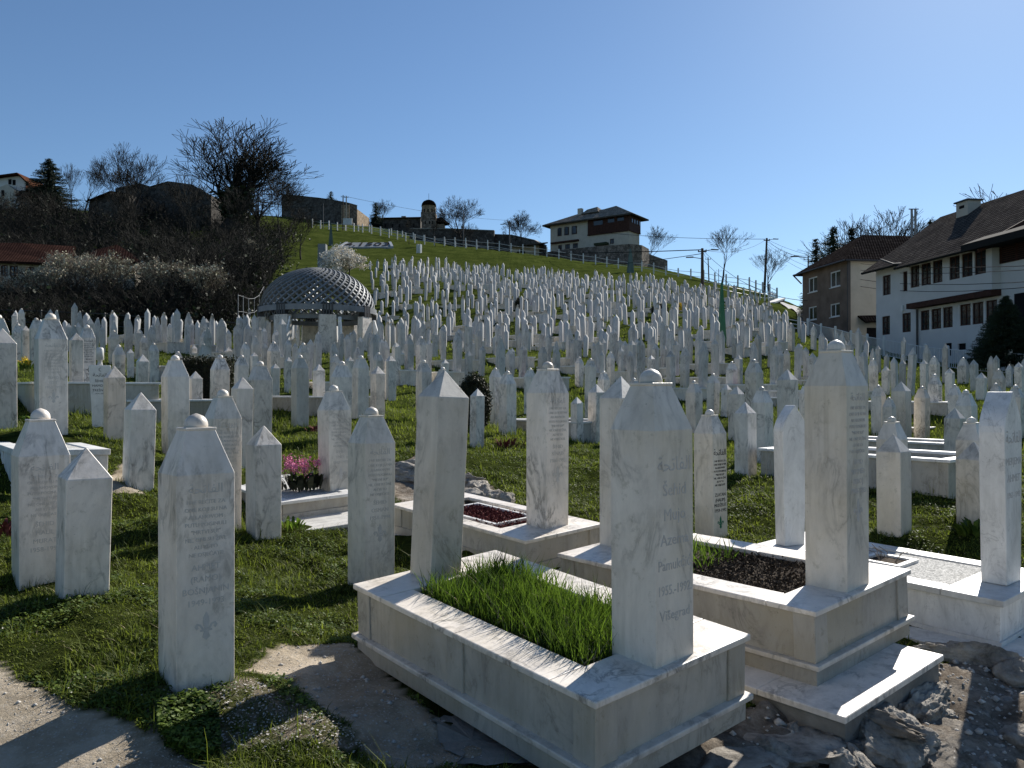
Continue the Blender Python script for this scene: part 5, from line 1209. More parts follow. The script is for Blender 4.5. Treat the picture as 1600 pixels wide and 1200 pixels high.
# ------------------------------------------------------------------ obelisks, poles, wires, fences
def obelisk(px, py0, py1, d, w, m, lab):
    a, b_ = P(px, py0, d), P(px, py1, d); z = min(Z(a[0], a[1]), a[2]); o = MB().loft([sq(w*1.25, z-.3), sq(w*1.25, z+.15), sq(w, z+.16), sq(w*.22, b_[2]-.1), sq(w*.05, b_[2])]).build('obelisk', m)
    o.location = (a[0], a[1], 0); o.rotation_euler = (0, 0, R(12)); return props(o, lab, 'obelisk')
obelisk(1128, 552, 440, 44, .42, M['green_metal'], 'tall tapering green obelisk among the gravestones, right of centre')
obelisk(985, 434, 388, 118, 1.0, M['spire_grey'], 'grey green obelisk at the top of the slope below the museum house')
obelisk(517, 396, 350, 138, 1.0, M['spire_grey'], 'grey green obelisk on the lawn left of the number panel')
o = MB().loft([sq(.9, -1), sq(.8, 3.1)]).build('stone_pillar', M['grey_slate']); p = P(504, 425, 84); o.location = (p[0], p[1], Z(p[0], p[1])); props(o, 'grey stone pillar behind the lattice dome', 'pillar')
ends = {}
def pole(key, px, top, base, d, r, m, lab, lamps=(), tilt=0):
    a = P(px, base, d); z = Z(a[0], a[1]); t = P(px, top, d); o = empty('utility_pole', (a[0], a[1], z), lab, 'pole')
    hh = t[2]-z; q = (tilt*hh, 0, hh); mb = MB(); mb.tube([(0, 0, -.5), q], [r*1.2, r*.8], 8); mb.build('post', m, o)
    mb = MB(); mb.tube([(q[0]-.45, 0, hh-.35), (q[0]+.45, 0, hh-.35)], r*.35, 6)
    for k in (-.4, 0, .4): mb.tube([(q[0]+k, 0, hh-.35), (q[0]+k, 0, hh-.12)], r*.35, 6)
    mb.build('crossarm', M['dark_metal'], o)
    for (sx, dz) in lamps:
        mb = MB(); mb.tube([(q[0], 0, hh+dz), (q[0]+sx*1.0, 0, hh+dz+.15)], .04, 6); ar = mb.build('lamp_arm', M['steel'], o)
        mb = MB(); c = (q[0]+sx*1.35, 0, hh+dz+.16); mb.loft([[(c[0]-sx*.4, -.1, c[2]-.05), (c[0]-sx*.4, .1, c[2]-.05), (c[0]-sx*.4, .1, c[2]+.08), (c[0]-sx*.4, -.1, c[2]+.08)], [(c[0]+sx*.35, -.13, c[2]-.06), (c[0]+sx*.35, .13, c[2]-.06), (c[0]+sx*.35, .13, c[2]+.03), (c[0]+sx*.35, -.13, c[2]+.03)]]); mb.build('lamp_head', M['steel'], ar)
    ends[key] = np.array([a[0]+q[0], a[1], z+hh-.15]); return o
pole('a', 1097.5, 388, 475, 84, .17, M['wood_pole'], 'thick utility pole with two street lamps in the upper right graves', ((1, -.3), (-1, -1.1)))
pole('b', 1108, 402, 440, 132, .10, M['wood_pole'], 'thin leaning utility pole on the skyline behind the thick one', (), -.04)
pole('c', 1194, 372, 452, 118, .17, M['wood_pole'], 'dark wooden utility pole with a street lamp beside a leafless tree', ((1, -.3),), .05)
pole('d', 536, 305, 352, 165, .13, M['wood_pole'], 'pair member pole left, before the fortress corner')
pole('e', 541, 306, 352, 166, .13, M['concrete'], 'pale concrete pole right next to the wooden one at the fortress corner')
pole('f', 724, 328, 392, 152, .10, M['dark_metal'], 'thin pole in front of the big rounded leafless tree on the crest')
pole('g', 796, 345, 400, 148, .12, M['dark_metal'], 'dark lamp post before the leafless tree left of the museum house', ((-1, -.8),))
pole('h', 1263, 400, 480, 78, .08, M['dark_metal'], 'street lamp pole peeping over the brown house roof', ((-1, -.2),))
pole('i', 505, 318, 352, 168, .09, M['dark_metal'], 'slim black lamp post in front of the fortress wall')
pole('j', 1123, 420, 436, 128, .05, M['dark_metal'], 'small lamp post on the crest between the pole and the forked tree')
def wire(a, b_, sag, lab, r=.022, n=16):
    a, b_ = np.array(a, float), np.array(b_, float); mb = MB()
    mb.tube([tuple(a+(b_-a)*float(t)+np.array([0, 0, -4*sag*t*(1-t)])) for t in np.linspace(0, 1, n)], r, 4); o = mb.build('overhead_wire', M['cable']); return props(o, lab, 'cable')
wire(ends['a'], P(700, 388, 230), .8, 'overhead wire running left from the thick utility pole past the museum house', .05)
wire(ends['a']+np.array([0,0,-.4]), P(870, 410, 175), .8, 'lower wire from the thick utility pole behind the museum house', .035)
wire(ends['a'], P(1262, 470, 66), 1.2, 'wire from the thick pole down to the brown house gutter')
wire(ends['a']+np.array([0,0,-1]), P(1262, 505, 70), 1.0, 'steep wire from the thick pole toward the road')
wire(ends['b'], ends['a'], .3, 'short wire between the thick pole and the thin leaning pole')
wire(ends['c'], P(860, 352, 200), .9, 'long wire from the dark wooden pole left across the sky', .035)
wire(ends['c'], ends['a'], .9, 'wire between the thick pole and the dark wooden pole', .018)
for k, (y0, y1, lab) in enumerate(((427, 432, 'topmost wire passing in front of the two houses'), (440, 436, 'second wire crossing the house fronts'), (459, 455, 'third wire crossing the house fronts'), (466, 462, 'lowest wire crossing the house fronts'))):
    wire(ends['c']+np.array([0, 0, -.35*k]), P(1680, y1-20, 33), 1.5+.35*k, lab, .017)
wire(ends['c'], P(1262, 400, 80), .7, 'wire from the dark wooden pole to the lamp over the brown roof')
wire(ends['e'], P(810, 345, 250), 1.0, 'long thin wire from the fortress poles to the right over the crest', .03)
wire(ends['h'], P(1420, 335, 75), .3, 'wire rising from the lamp pole behind the house roofs')
def fence(path, lab, gap, hp_, pw, rails, m, name='fence', pick=0, smooth=1, railr=.03):
    """posts and rails following the ground; path is picture x, y, distance"""
    pp = [P(*q)[:2] for q in path]; L = [0]
    for a, b_ in zip(pp, pp[1:]): L.append(L[-1]+float(np.hypot(*(b_-a))))
    n = max(2, int(L[-1]/gap)); o = empty(name, (pp[0][0], pp[0][1], 0), lab, 'fence'); ox, oy = pp[0]; P_ = []
    for k in range(n+1):
        s = L[-1]*k/n; i = min(len(L)-2, max(0, int(np.searchsorted(L, s, side='right'))-1)); t = (s-L[i])/(L[i+1]-L[i]+1e-9); q = pp[i]+(pp[i+1]-pp[i])*t; P_.append(np.array([q[0]-ox, q[1]-oy, Z(q[0], q[1])]))
    base = None
    for k, q in enumerate(P_[:100]):
        if base is None: base = MB().loft([sq(pw, -.5), sq(pw, hp_), sq(pw*.6, hp_+pw*.4)]).mesh('post', m)
        po = link_mesh('post', base, o); po.location = tuple(q)
    for k, rz_ in enumerate(rails):
        mb = MB()
        for a, b_ in zip(P_, P_[1:]): mb.tube([tuple(a+np.array([0,0,rz_])), tuple(b_+np.array([0,0,rz_]))], railr, 4)
        mb.build('rail', m, o)
    if pick:
        mb = MB()
        for a, b_ in zip(P_, P_[1:]):
            for k in range(1, pick):
                q = a+(b_-a)*k/pick; mb.box((q[0]-.012, q[1]-.012, q[2]+rails[0]), (q[0]+.012, q[1]+.012, q[2]+rails[-1]))
        mb.build('pickets', m, o)
    return o
fence([(488,350,166),(525,352,163),(560,356,160),(600,362,157),(640,373,153),(700,385,149),(760,394,146),(850,402,143),(930,412,140),(1000,425,135),(1100,440,128),(1170,452,121),(1214,466,112)], 'long white post and rail fence following the road over the hill crest', 2.2, 1.7, .20, (.6, 1.3), M['fence_white'], railr=.035)
fence([(560,352,172),(640,364,170),(720,372,166),(790,380,162),(812,386,160)], 'second white fence on the far side of the hill road', 2.4, 1.4, .2, (.6, 1.1), M['fence_white'], railr=.035)
fence([(1098,476,92),(1135,480,92),(1170,476,95),(1200,470,100),(1212,462,106)], 'white fence on the grass bank inside the road bend', 1.5, 1.15, .14, (.4, .9), M['white_paint'])
fence([(1128,492,74),(1160,497,72),(1200,507,68),(1240,518,64),(1262,524,61)], 'white fence between the graves and the dark retaining wall', 1.7, 1.15, .14, (.35, .65, .95), M['white_paint'])
fence([(1262,524,61),(1300,535,57),(1344,547,53),(1390,556,49),(1435,566,46),(1480,575,43),(1540,585,40),(1620,600,37),(1700,612,34)], 'white picket fence between the graves and the houses on the right', 2.1, 1.25, .13, (.15, 1.1), M['white_paint'], pick=14, railr=.02)
fence([(-40,510,45.5),(100,510,45.5),(200,510,45),(300,511,45),(372,512,45)], 'dark rail fence behind the left terrace', 3.2, 1.4, .06, (1.35, .7), M['dark_metal'], railr=.025)
fence([(372,505,47),(384,500,51),(398,494,55),(412,488,60)], 'tall frame fence with thin pale rails beside the thicket', 2.4, 3.0, .03, (1.0, 2.0, 2.95), M['steel'], railr=.012)
# road on the crest behind the fence, pale strip in the bend on the right
def strip(name, pa, pb, lab, m, dz=.05):
    v = []; 
    for a, b_ in zip(pa, pb):
        p, q = P(*a), P(*b_)
        for t in np.linspace(0, 1, 5): r_ = p+(q-p)*t; v.append((r_[0], r_[1], Z(r_[0], r_[1])+dz))
    n = 5; mb = MB(); mb.add(v, [(i*n+j, i*n+j+1, (i+1)*n+j+1, (i+1)*n+j) for i in range(len(pa)-1) for j in range(n-1)]); o = mb.build(name, m, fixn=False); return props(o, lab, None, None, 'structure')
M['asphalt'] = simple('pale_road_asphalt', (.20,.20,.20), .8, .15, 1)
def densify(p, n=6):
    out = []
    for a, b_ in zip(p, p[1:]):
        for k in range(n): out.append(tuple(np.array(a)+(np.array(b_)-np.array(a))*k/n))
    return out+[p[-1]]
strip('road', densify([(1214,462,104),(1232,470,92),(1245,482,84),(1250,500,74),(1256,512,68)]), densify([(1238,462,104),(1260,470,92),(1275,482,84),(1285,500,74),(1290,512,68)]), 'pale road curving down behind the brown house', M['asphalt'], .12)
# number panel on the lawn
hp = hit(571, 388); SP = empty('number_panel', tuple(hp), 'white framed panel with flag emblem and year lying on the grass slope', 'sign')
d = hp[1]; wd = 88*d/F; tl = R(62); SP.rotation_euler = (0, 0, R(-2)); ht = 2.5
def tp(x, v_, o_=0): return (x, v_*math.sin(tl)-0*o_, .25+v_*math.cos(tl)+o_)
mb = MB(); mb.hexa([tp(-wd/2, 0, -.3), tp(wd/2, 0, -.3), tp(wd/2-.8, ht, -.3), tp(-wd/2+.8, ht, -.3), tp(-wd/2, 0), tp(wd/2, 0), tp(wd/2-.8, ht), tp(-wd/2+.8, ht)]); mb.build('board', simple('grey_panel', (.33,.34,.34), .7, .1), SP)
mb = MB()
for s_ in (-1, 1): mb.hexa([tp(s_*wd/2, 0, .01), tp(s_*(wd/2-.45), 0, .01), tp(s_*(wd/2-1.25), ht, .01), tp(s_*(wd/2-.8), ht, .01), tp(s_*wd/2, 0, .12), tp(s_*(wd/2-.45), 0, .12), tp(s_*(wd/2-1.25), ht, .12), tp(s_*(wd/2-.8), ht, .12)])
mb.build('end_trim', M['marble_white'], SP)
v, f = text_mesh('4.1503', 2.7, .02); sc_x = (wd*.80)/(v[:, 0].max()-v[:, 0].min()); mb = MB()
mb.add([tp(x*sc_x+.1, ht*.5+y, .05+z*1) for x, y, z in v], f); mb.build('numerals', M['dark'], SP, fixn=False)
hp = hit(571, 345); 
nb_ = flat('notice_board', [(536,341),(550,341),(550,351),(536,351)], 160, .2, M['fence_white'], None); props(nb_, 'blank pale notice board by the fortress corner', 'sign')
# pair of white stones standing alone near the top
for px, lab in ((653, 'left one of two white slabs standing alone on the upper lawn'), (656.8, 'right one of two white slabs standing alone on the upper lawn')):
    hp = hit(px, 394.5); o = MB().box((-.15, -.25, -.5), (.15, .25, 1.35)).build('gravestone', M['marble_white']); o.location = tuple(hp); o.rotation_euler = (0, 0, R(-25)); props(o, lab, 'gravestone')
# ------------------------------------------------------------------ trees
def grow(seed, h, spread=.55, levels=5, nb=(4, 4, 4, 4, 3), droop=0.0, trunk=.3, r0=.03, kinks=3, upb=.25, r_min=.012):
    """bare tree: returns (trunk+limb segments, twig segments); each (p, q, rp, rq)"""
    rg = random.Random(seed); big = []; fine = []
    def branch(p, dr, ln, rad, lv):
        n = kinks if lv < 3 else 2; q = p; d = dr.copy(); rr = rad; pts_ = []
        for i in range(n):
            d = (d+Vector((rg.gauss(0, .10), rg.gauss(0, .10), rg.gauss(0, .06)+upb*.12-droop*.1*lv))).normalized(); q2 = q+d*(ln/n); r2 = max(r_min, rr*(.80 if lv else .88))
            (big if lv <= 1 else fine).append((q, q2, rr, r2)); q, rr = q2, r2; pts_.append((q, d.copy(), rr))
        if lv >= levels: return
        m_ = nb[min(lv, len(nb)-1)]
        for i in range(m_):
            t = rg.uniform(.35, 1) if lv else rg.uniform(.75, 1.0); k = min(n-1, int(t*n)); bp, bd, br = pts_[k]
            if i == 0: bp, bd, br = pts_[-1]
            az = rg.uniform(0, 6.283)+i*2.4; perp = bd.orthogonal().normalized(); perp.rotate(Matrix.Rotation(az, 3, bd))
            a = spread*rg.uniform(.55, 1.25)*(.5 if i == 0 else 1); nd = (bd*math.cos(a)+perp*math.sin(a)+Vector((0, 0, upb*.35))).normalized()
            branch(bp, nd, ln*rg.uniform(.58, .80)*(1.15 if lv == 0 else 1), br*(.75 if i == 0 else .55), lv+1)
    branch(Vector((0, 0, -.3)), Vector((0, 0, 1)), h*trunk, h*r0, 0)
    return big, fine
def segs_mesh(name, segs, m, k=3, leaf=0, lm=None, seed=0, lsz=.06, per=2):
    n = len(segs); p = np.array([s[0][:] for s in segs]); q = np.array([s[1][:] for s in segs]); ra = np.array([s[2] for s in segs]); rb = np.array([s[3] for s in segs])
    t = q-p; t /= np.linalg.norm(t, axis=1, keepdims=True)+1e-9; u = np.cross(t, [0.31, .17, .93]); u /= np.linalg.norm(u, axis=1, keepdims=True)+1e-9; w = np.cross(t, u)
    vs = []
    for i in range(k):
        c, s_ = math.cos(2*math.pi*i/k), math.sin(2*math.pi*i/k); vs.append(p+(u*c+w*s_)*ra[:, None])
    for i in range(k):
        c, s_ = math.cos(2*math.pi*i/k), math.sin(2*math.pi*i/k); vs.append(q+(u*c+w*s_)*rb[:, None])
    V_ = np.stack(vs, 1).reshape(-1, 3); b0 = np.arange(n)*2*k
    Fq = np.concatenate([np.stack([b0+i, b0+(i+1) % k, b0+k+(i+1) % k, b0+k+i], 1) for i in range(k)])
    return np_mesh(name, V_, Fq, m)
def leaf_cloud(name, centers, size, m, seed=0, per=3, flat=0):
    rg = np.random.default_rng(seed); C_ = np.repeat(np.asarray(centers), per, 0); n = len(C_); C_ = C_+rg.normal(0, size*1.2, C_.shape)
    a = rg.normal(0, 1, (n, 3)); a /= np.linalg.norm(a, axis=1, keepdims=True); b_ = np.cross(a, rg.normal(0, 1, (n, 3))); b_ /= np.linalg.norm(b_, axis=1, keepdims=True); s = size*rg.uniform(.6, 1.3, (n, 1))
    V_ = np.stack([C_-a*s, C_-b_*s*.6, C_+a*s, C_+b_*s*.6], 1).reshape(-1, 3); return np_mesh(name, V_, np.arange(n*4).reshape(n, 4), m)
tree_var = {}
def tree_meshes(key, **kw):
    tm = kw.pop('tm', M['bark']); cm = kw.pop('cm', M['twig']); bl = kw.pop('bloom', None); big, fine = grow(**kw)
    zmax = max(s[1].z for s in big+fine); me1 = segs_mesh('trunk', big, tm, 6); me2 = segs_mesh('crown', fine, cm, 3); me3 = None
    if bl: ends_ = [s[1][:] for s in fine[::bl[2]]]; me3 = leaf_cloud('blossom', ends_, bl[0], bl[1], 3, bl[3])
    tree_var[key] = (me1, me2, me3, zmax); return tree_var[key]
tree_meshes('broad', seed=8, h=10, spread=.78, levels=5, nb=(8, 5, 4, 4, 4), trunk=.15, r0=.030, upb=.36, r_min=.0065)
tree_meshes('round', seed=11, h=8, spread=.68, levels=5, nb=(7, 5, 4, 4, 4), trunk=.22, r0=.018, upb=.35, r_min=.008)
tree_meshes('slim', seed=23, h=9, spread=.42, levels=5, nb=(5, 4, 4, 3, 3), trunk=.36, r0=.016, upb=.45, r_min=.012)
tree_meshes('fork', seed=31, h=8, spread=.50, levels=5, nb=(3, 4, 4, 4, 3), trunk=.34, r0=.018, upb=.3, r_min=.012)
tree_meshes('pale', seed=47, h=7, spread=.5, levels=4, nb=(7, 5, 5, 4), trunk=.22, r0=.018, upb=.4, r_min=.012, cm=M['twig_pale'], bloom=(.07, M['bud'], 2, 2))
tree_meshes('blossom', seed=53, h=5, spread=.7, levels=4, nb=(6, 5, 5, 4), trunk=.26, r0=.03, upb=.15, r_min=.01, bloom=(.075, M['blossom'], 1, 6))
def tree(key, px, base, top, d, lab, wide=1.0, rz=0, name='leafless_tree', leanx=0, zoff=0, gnd=None):
    me1, me2, me3, zm = tree_var[key]; a = P(px, base, d); z = Z(a[0], a[1]) if gnd is None else a[2]; t = P(px, top, d)[2]; s = max(.5, (t-z)/zm)
    o = empty(name, (a[0], a[1], z), lab, 'tree'); o.rotation_euler = (0, leanx, rz); o.scale = (s*wide, s*wide, s)
    link_mesh('trunk', me1, o); link_mesh('crown', me2, o)
    if me3: link_mesh('blossom', me3, o)
    return o
tree('broad', 352, 345, 172, 118, 'largest leafless tree with heavy ivy clad limbs standing out on the skyline', 1.6, .4)
tree('round', 400, 350, 235, 125, 'bushy leafless tree crowding the right side of the largest tree', 1.1, 2.2)
tree('round', 212, 350, 228, 122, 'round crowned leafless tree left of the largest tree', 1.0, 1.0)
tree('slim', 130, 330, 252, 150, 'thin pale leafless trees on the skyline right of the fir', 1.3, 2.0)
tree('slim', 108, 335, 256, 142, 'slim leafless tree touching the right side of the fir', .9, .3)
tree('fork', 290, 400, 265, 100, 'dark leafless tree in front of the dark gabled building, right part', 1.2, .9)
tree('slim', 222, 440, 285, 88, 'dark leafless tree standing over the red roof', 1.3, 3.9)
tree('slim', 60, 440, 330, 95, 'leafless tree above the old red roof at the left', 1.5, 5)
tree('fork', 440, 440, 270, 105, 'leafless tree at the right rim of the wooded hill', 1.1, 4)
tree('slim', 345, 430, 290, 90, 'leafless tree with thin upright branches in the middle of the thicket', 1.5, 1.3)
tree('slim', 470, 430, 320, 110, 'small leafless tree at the top edge of the lawn, left', 1.3, 2.7)
tree('round', 722, 398, 306, 176, 'big rounded leafless tree on the crest beside the domed turret', 1.15, .2)
tree('round', 813, 392, 330, 176, 'medium leafless tree just left of the museum house', 1.1, 1.7)
tree('slim', 1008, 420, 352, 176, 'leafless tree right behind the museum house corner', 1.5, 1.2)
tree('fork', 1128, 438, 347, 128, 'forked leafless tree alone on the crest, right', 1.25, .55, leanx=.12)
tree('slim', 1203, 452, 384, 118, 'thin leafless tree behind the dark wooden pole', 1.7, 2.4)
tree('slim', 582, 345, 315, 230, 'small leafless tree on the skyline right of the fortress', 1.6, 1)
tree('slim', 600, 345, 308, 236, 'leafless tree left of the small pine on the skyline', 1.6, 3)
tree('slim', 735, 398, 345, 168, 'small leafless shrub like tree under the rounded one', 1.3, 3)
tree('fork', 680, 400, 360, 145, 'young dark tree on the lawn before the barracks', .9, 3)
tree('fork', 639, 398, 350, 148, 'slim young tree on the upper lawn left of the two white slabs', .8, 1)
tree('slim', 1352, 395, 328, 82, 'leafless treetops showing over the brown house roof', 1.6, .6)
tree('slim', 1370, 395, 336, 84, 'leafless treetop behind the metal flue', 1.4, 4.6)
tree('fork', 1602, 330, 284, 66, 'bare branches over the roof ridge at the right edge', 1.4, 2.0)
tree('blossom', 548, 432, 384, 72, 'white blossoming tree behind the right side of the lattice dome', 1.15, .5, 'blossoming_tree')
tree('pale', 120, 475, 388, 58, 'pale budding bush in front of the old red roof', 1.25, 0, 'budding_bush')
tree('pale', 175, 480, 392, 57, 'pale budding bush covering the right end of the red roof', 1.2, 2, 'budding_bush')
tree('pale', 262, 480, 402, 57, 'pale budding bush with the whitest tips in the left thicket', 1.2, 3, 'budding_bush')
tree('pale', 315, 482, 408, 56, 'greyish budding bush at the right end of the pale bushes', 1.2, 4, 'budding_bush')
tree('pale', 60, 482, 410, 56, 'low budding bush before the old house windows', 1.3, 5, 'budding_bush')
tree('pale', 395, 460, 372, 80, 'pale leafy sapling above the tall frame fence', .9, 1, 'budding_bush')
tree('pale', 10, 485, 432, 55, 'low budding bush at the left edge', 1.4, 6, 'budding_bush')
# conifers
def conifer(px, base, top, d, lab, width=.34, seed=1, dens=1.0, m=None, gnd=None, low=.06, name='conifer_tree', lv=26):
    rg = np.random.default_rng(seed); a = P(px, base, d); z = Z(a[0], a[1]) if gnd is None else gnd; t = P(px, top, d)[2]; h = t-z; C_ = []; D_ = []; L_ = []
    for k in range(lv):
        s = low+(1-low)*k/lv; rad = h*width*(1-s)**.85+.02*h; nbr = int(17*dens*(1-s*.5))
        for j in range(nbr):
            az = rg.uniform(0, 6.283); r_ = rad*rg.uniform(.7, 1.12); n_ = max(4, int(r_/h*90)); zz = s*h+rg.normal(0, h*.008)
            for i in range(n_):
                q = (i+.5)/n_; C_.append((r_*q*math.cos(az), r_*q*math.sin(az), zz-r_*q*.28+r_*q*q*.22)); D_.append((math.cos(az), math.sin(az), -.1)); L_.append(h*.027*(1.1-q*.4))
    C_ = np.array(C_); D_ = np.array(D_); L_ = np.array(L_)[:, None]; C_ = np.repeat(C_, 3, 0); D_ = np.repeat(D_, 3, 0); L_ = np.repeat(L_, 3, 0); n = len(C_)
    dr = D_+rg.normal(0, .55, (n, 3)); dr /= np.linalg.norm(dr, axis=1, keepdims=True); sd_ = np.cross(dr, rg.normal(0, 1, (n, 3))); sd_ /= np.linalg.norm(sd_, axis=1, keepdims=True); C_ = C_+rg.normal(0, h*.006, (n, 3))
    V_ = np.stack([C_-dr*L_*.5+sd_*L_*.16, C_-dr*L_*.5-sd_*L_*.16, C_+dr*L_], 1).reshape(-1, 3)
    o = empty(name, (a[0], a[1], z), lab, 'tree'); link_mesh('crown', np_mesh('crown', V_, np.arange(n*3).reshape(n, 3), m or M['conifer']), o)
    mb = MB(); mb.tube([(0, 0, -.4), (0, 0, h*.95)], [h*.02, h*.003], 6); mb.build('trunk', M['bark'], o); return o
conifer(76, 335, 246, 138, 'dark pointed fir next to the pale gabled house, upper left', .62, 1, 1.7)
conifer(517, 335, 298, 212, 'small dark fir above the fortress wall', .5, 2, .9)
conifer(587, 345, 316, 226, 'small dark pine right of the fortress on the skyline', .42, 3, .9)
conifer(1275, 450, 371, 84, 'tall slim spruce rising left of the brown house roof', .22, 4, .9)
conifer(1302, 450, 352, 80, 'dense dark spruce rising behind the brown house roof', .36, 5, 1)
conifer(1331, 450, 354, 82, 'second spruce top behind the brown house ridge', .3, 8, 1)
conifer(1455, 400, 341, 75, 'spruce tip showing over the white house roof', .2, 6, .8)
conifer(1572, 590, 462, 39, 'broad dark evergreen in front of the white house, right edge', .55, 7, 3.2, low=.16, lv=34)
# the thicket of undergrowth on the left hill: one mass nobody could count
def shrub(seed, h, stems=11, sub=5):
    rg = random.Random(seed); S = []
    for i in range(stems):
        az = rg.uniform(0, 6.28); d_ = Vector((math.cos(az)*rg.uniform(.1, .7), math.sin(az)*rg.uniform(.1, .7), 1)).normalized(); p = Vector((math.cos(az), math.sin(az), 0))*rg.uniform(0, h*.25); ln = h*rg.uniform(.6, 1)
        for k in range(3):
            q = p+d_*ln/3; S.append((p, q, .03-.007*k, .023-.007*k)); p = q; d_ = (d_+Vector((rg.gauss(0, .18), rg.gauss(0, .18), .05))).normalized()
            for j in range(sub):
                dd = (d_+Vector((rg.gauss(0, .6), rg.gauss(0, .6), rg.gauss(.1, .4)))).normalized(); q2 = p+dd*ln*rg.uniform(.1, .28); S.append((p, q2, .014, .008))
                for _ in range(2): q3 = q2+(dd+Vector((rg.gauss(0, .5), rg.gauss(0, .5), rg.gauss(0, .4)))).normalized()*ln*.14; S.append((q2, q3, .009, .006))
    return S
sv = []
for sd_ in range(4):
    me = segs_mesh('s', shrub(sd_, 3.0), None, 3); v = np.array([q.co[:] for q in me.vertices]); f = np.array([tuple(p.vertices) for p in me.polygons]); sv.append((v, f)); bpy.data.meshes.remove(me)
V, Fq, Lf, nb = [], [], [], 0
TR = [(-60,500,53,-60,470),]
cnt_s = 0
for i in range(600):
    px = rng.uniform(-120, 478); py = rng.uniform(350, 526); d = None
    if px > 365 and py > 490: continue
    if px > 425 and py > 385: continue
    if px > 405 and py > 440: continue
    if rng.random() < .2: continue
    hp = hit(px, py)
    if hp is None or hp[1] < 45.5 or hp[1] > 150: continue
    if 62 < hp[1] < 74 and px < 235: continue
    v, f = sv[i % 4]; s = rng.uniform(.6, 1.3)*(1+max(0, hp[1]-60)/160); a = rng.uniform(0, 6.28)
    if px < 240 and hp[1] < 62: s *= .75
    c_, s_ = math.cos(a), math.sin(a); w = np.c_[(v[:, 0]*c_-v[:, 1]*s_)*s*1.3, (v[:, 0]*s_+v[:, 1]*c_)*s*1.3, v[:, 2]*s]+hp
    V.append(w); Fq.append(f+nb); nb += len(v); cnt_s += 1
    nl = int(70*s); Lf.append(hp+np.c_[rng.normal(0, 1.1*s, nl), rng.normal(0, 1.1*s, nl), np.abs(rng.normal(0, .9*s, nl))])
me = np_mesh('thicket', np.concatenate(V), np.concatenate(Fq), M['twig']); o = link_mesh('thicket', me); props(o, 'dense brown leafless undergrowth covering the wooded hillside on the left', 'undergrowth', None, 'stuff')
o = link_mesh('ivy_undergrowth', leaf_cloud('ivy_undergrowth', np.concatenate(Lf), .16, M['ivy'], 5, 2)); props(o, 'dark evergreen ivy growing through the undergrowth on the left', 'undergrowth', None, 'stuff')
print('SHRUBS', cnt_s, nb)
# ivy on the big tree limbs
iv = []
o_big = [s for s in grow(8, 10, .78, 5, (8, 5, 4, 4, 4), trunk=.15, r0=.030, upb=.36, r_min=.0065)[0]]
for s in o_big:
    if s[0].z < 6.0:
        for t in np.linspace(0, 1, 14): iv.append((s[0]+(s[1]-s[0])*float(t))[:])
bt = bpy.data.objects['leafless_tree']; link_mesh('ivy', leaf_cloud('ivy', iv, .08, M['ivy'], 2, 4), bt)
# clipped hedge and round bush
def bush(name, lab, cat, px, base, top, w_px, d, boxy, m, seed, n=9000, sz=.03):
    rg = np.random.default_rng(seed); a = P(px, base, d); z = Z(a[0], a[1]); t = P(px, top, d)[2]; h = t-z; hw = w_px*d/F/2; u = rg.normal(0, 1, (n, 3)); u /= np.linalg.norm(u, axis=1, keepdims=True)
    if boxy: u = rg.uniform(-1, 1, (n, 3)); ax_ = rg.integers(0, 3, n); u[np.arange(n), ax_] = rg.choice([-1., 1.], n)
    r_ = (1+.06*rg.normal(0, 1, (n, 1)))*rg.uniform(.82, 1.0, (n, 1)); c_ = np.c_[u[:, 0]*hw*r_[:, 0], u[:, 1]*hw*(.6 if boxy else 1)*r_[:, 0], h/2+u[:, 2]*h/2*r_[:, 0]]
    o = empty(name, (a[0], a[1], z), lab, cat); link_mesh('foliage', leaf_cloud('foliage', c_, sz, m, seed, 2), o)
    mb = MB(); k = .8
    if boxy: mb.box((-hw*k, -hw*.6*k, 0), (hw*k, hw*.6*k, h*.9))
    else: mb.lathe([(hw*k*math.sin(q), h/2-h/2*k*math.cos(q)) for q in np.linspace(.05, 3.09, 10)], (0, 0, 0), 14)
    mb.build('inner_branches', M['bark'], o); occupied.append((a[0], a[1], hw)); return o
bush('clipped_hedge', 'dark square clipped hedge with brown trimmed top between the left gravestones', 'hedge', 324, 655, 561, 74, 18.5, True, M['hedge'], 1, 12000, .022)
bush('clipped_bush', 'dark dome shaped clipped bush in the middle, behind a short pointed stone', 'shrub', 741, 668, 586, 49, 16.5, False, M['hedge'], 2, 9000, .022)
bush('clipped_bush', 'small dark round bush high among the graves right of centre', 'shrub', 1031, 510, 476, 24, 58, False, M['hedge'], 3, 3000, .05)
bush('shrub', 'small yellow green bush beside the dark round one, high right of centre', 'shrub', 1061, 490, 474, 11, 64, False, M['yellow'], 4, 500, .05)
bush('clipped_bush', 'tiny dark shrub on the left part of the far slope', 'shrub', 812, 482, 466, 12, 64, False, M['hedge'], 5, 900, .05)
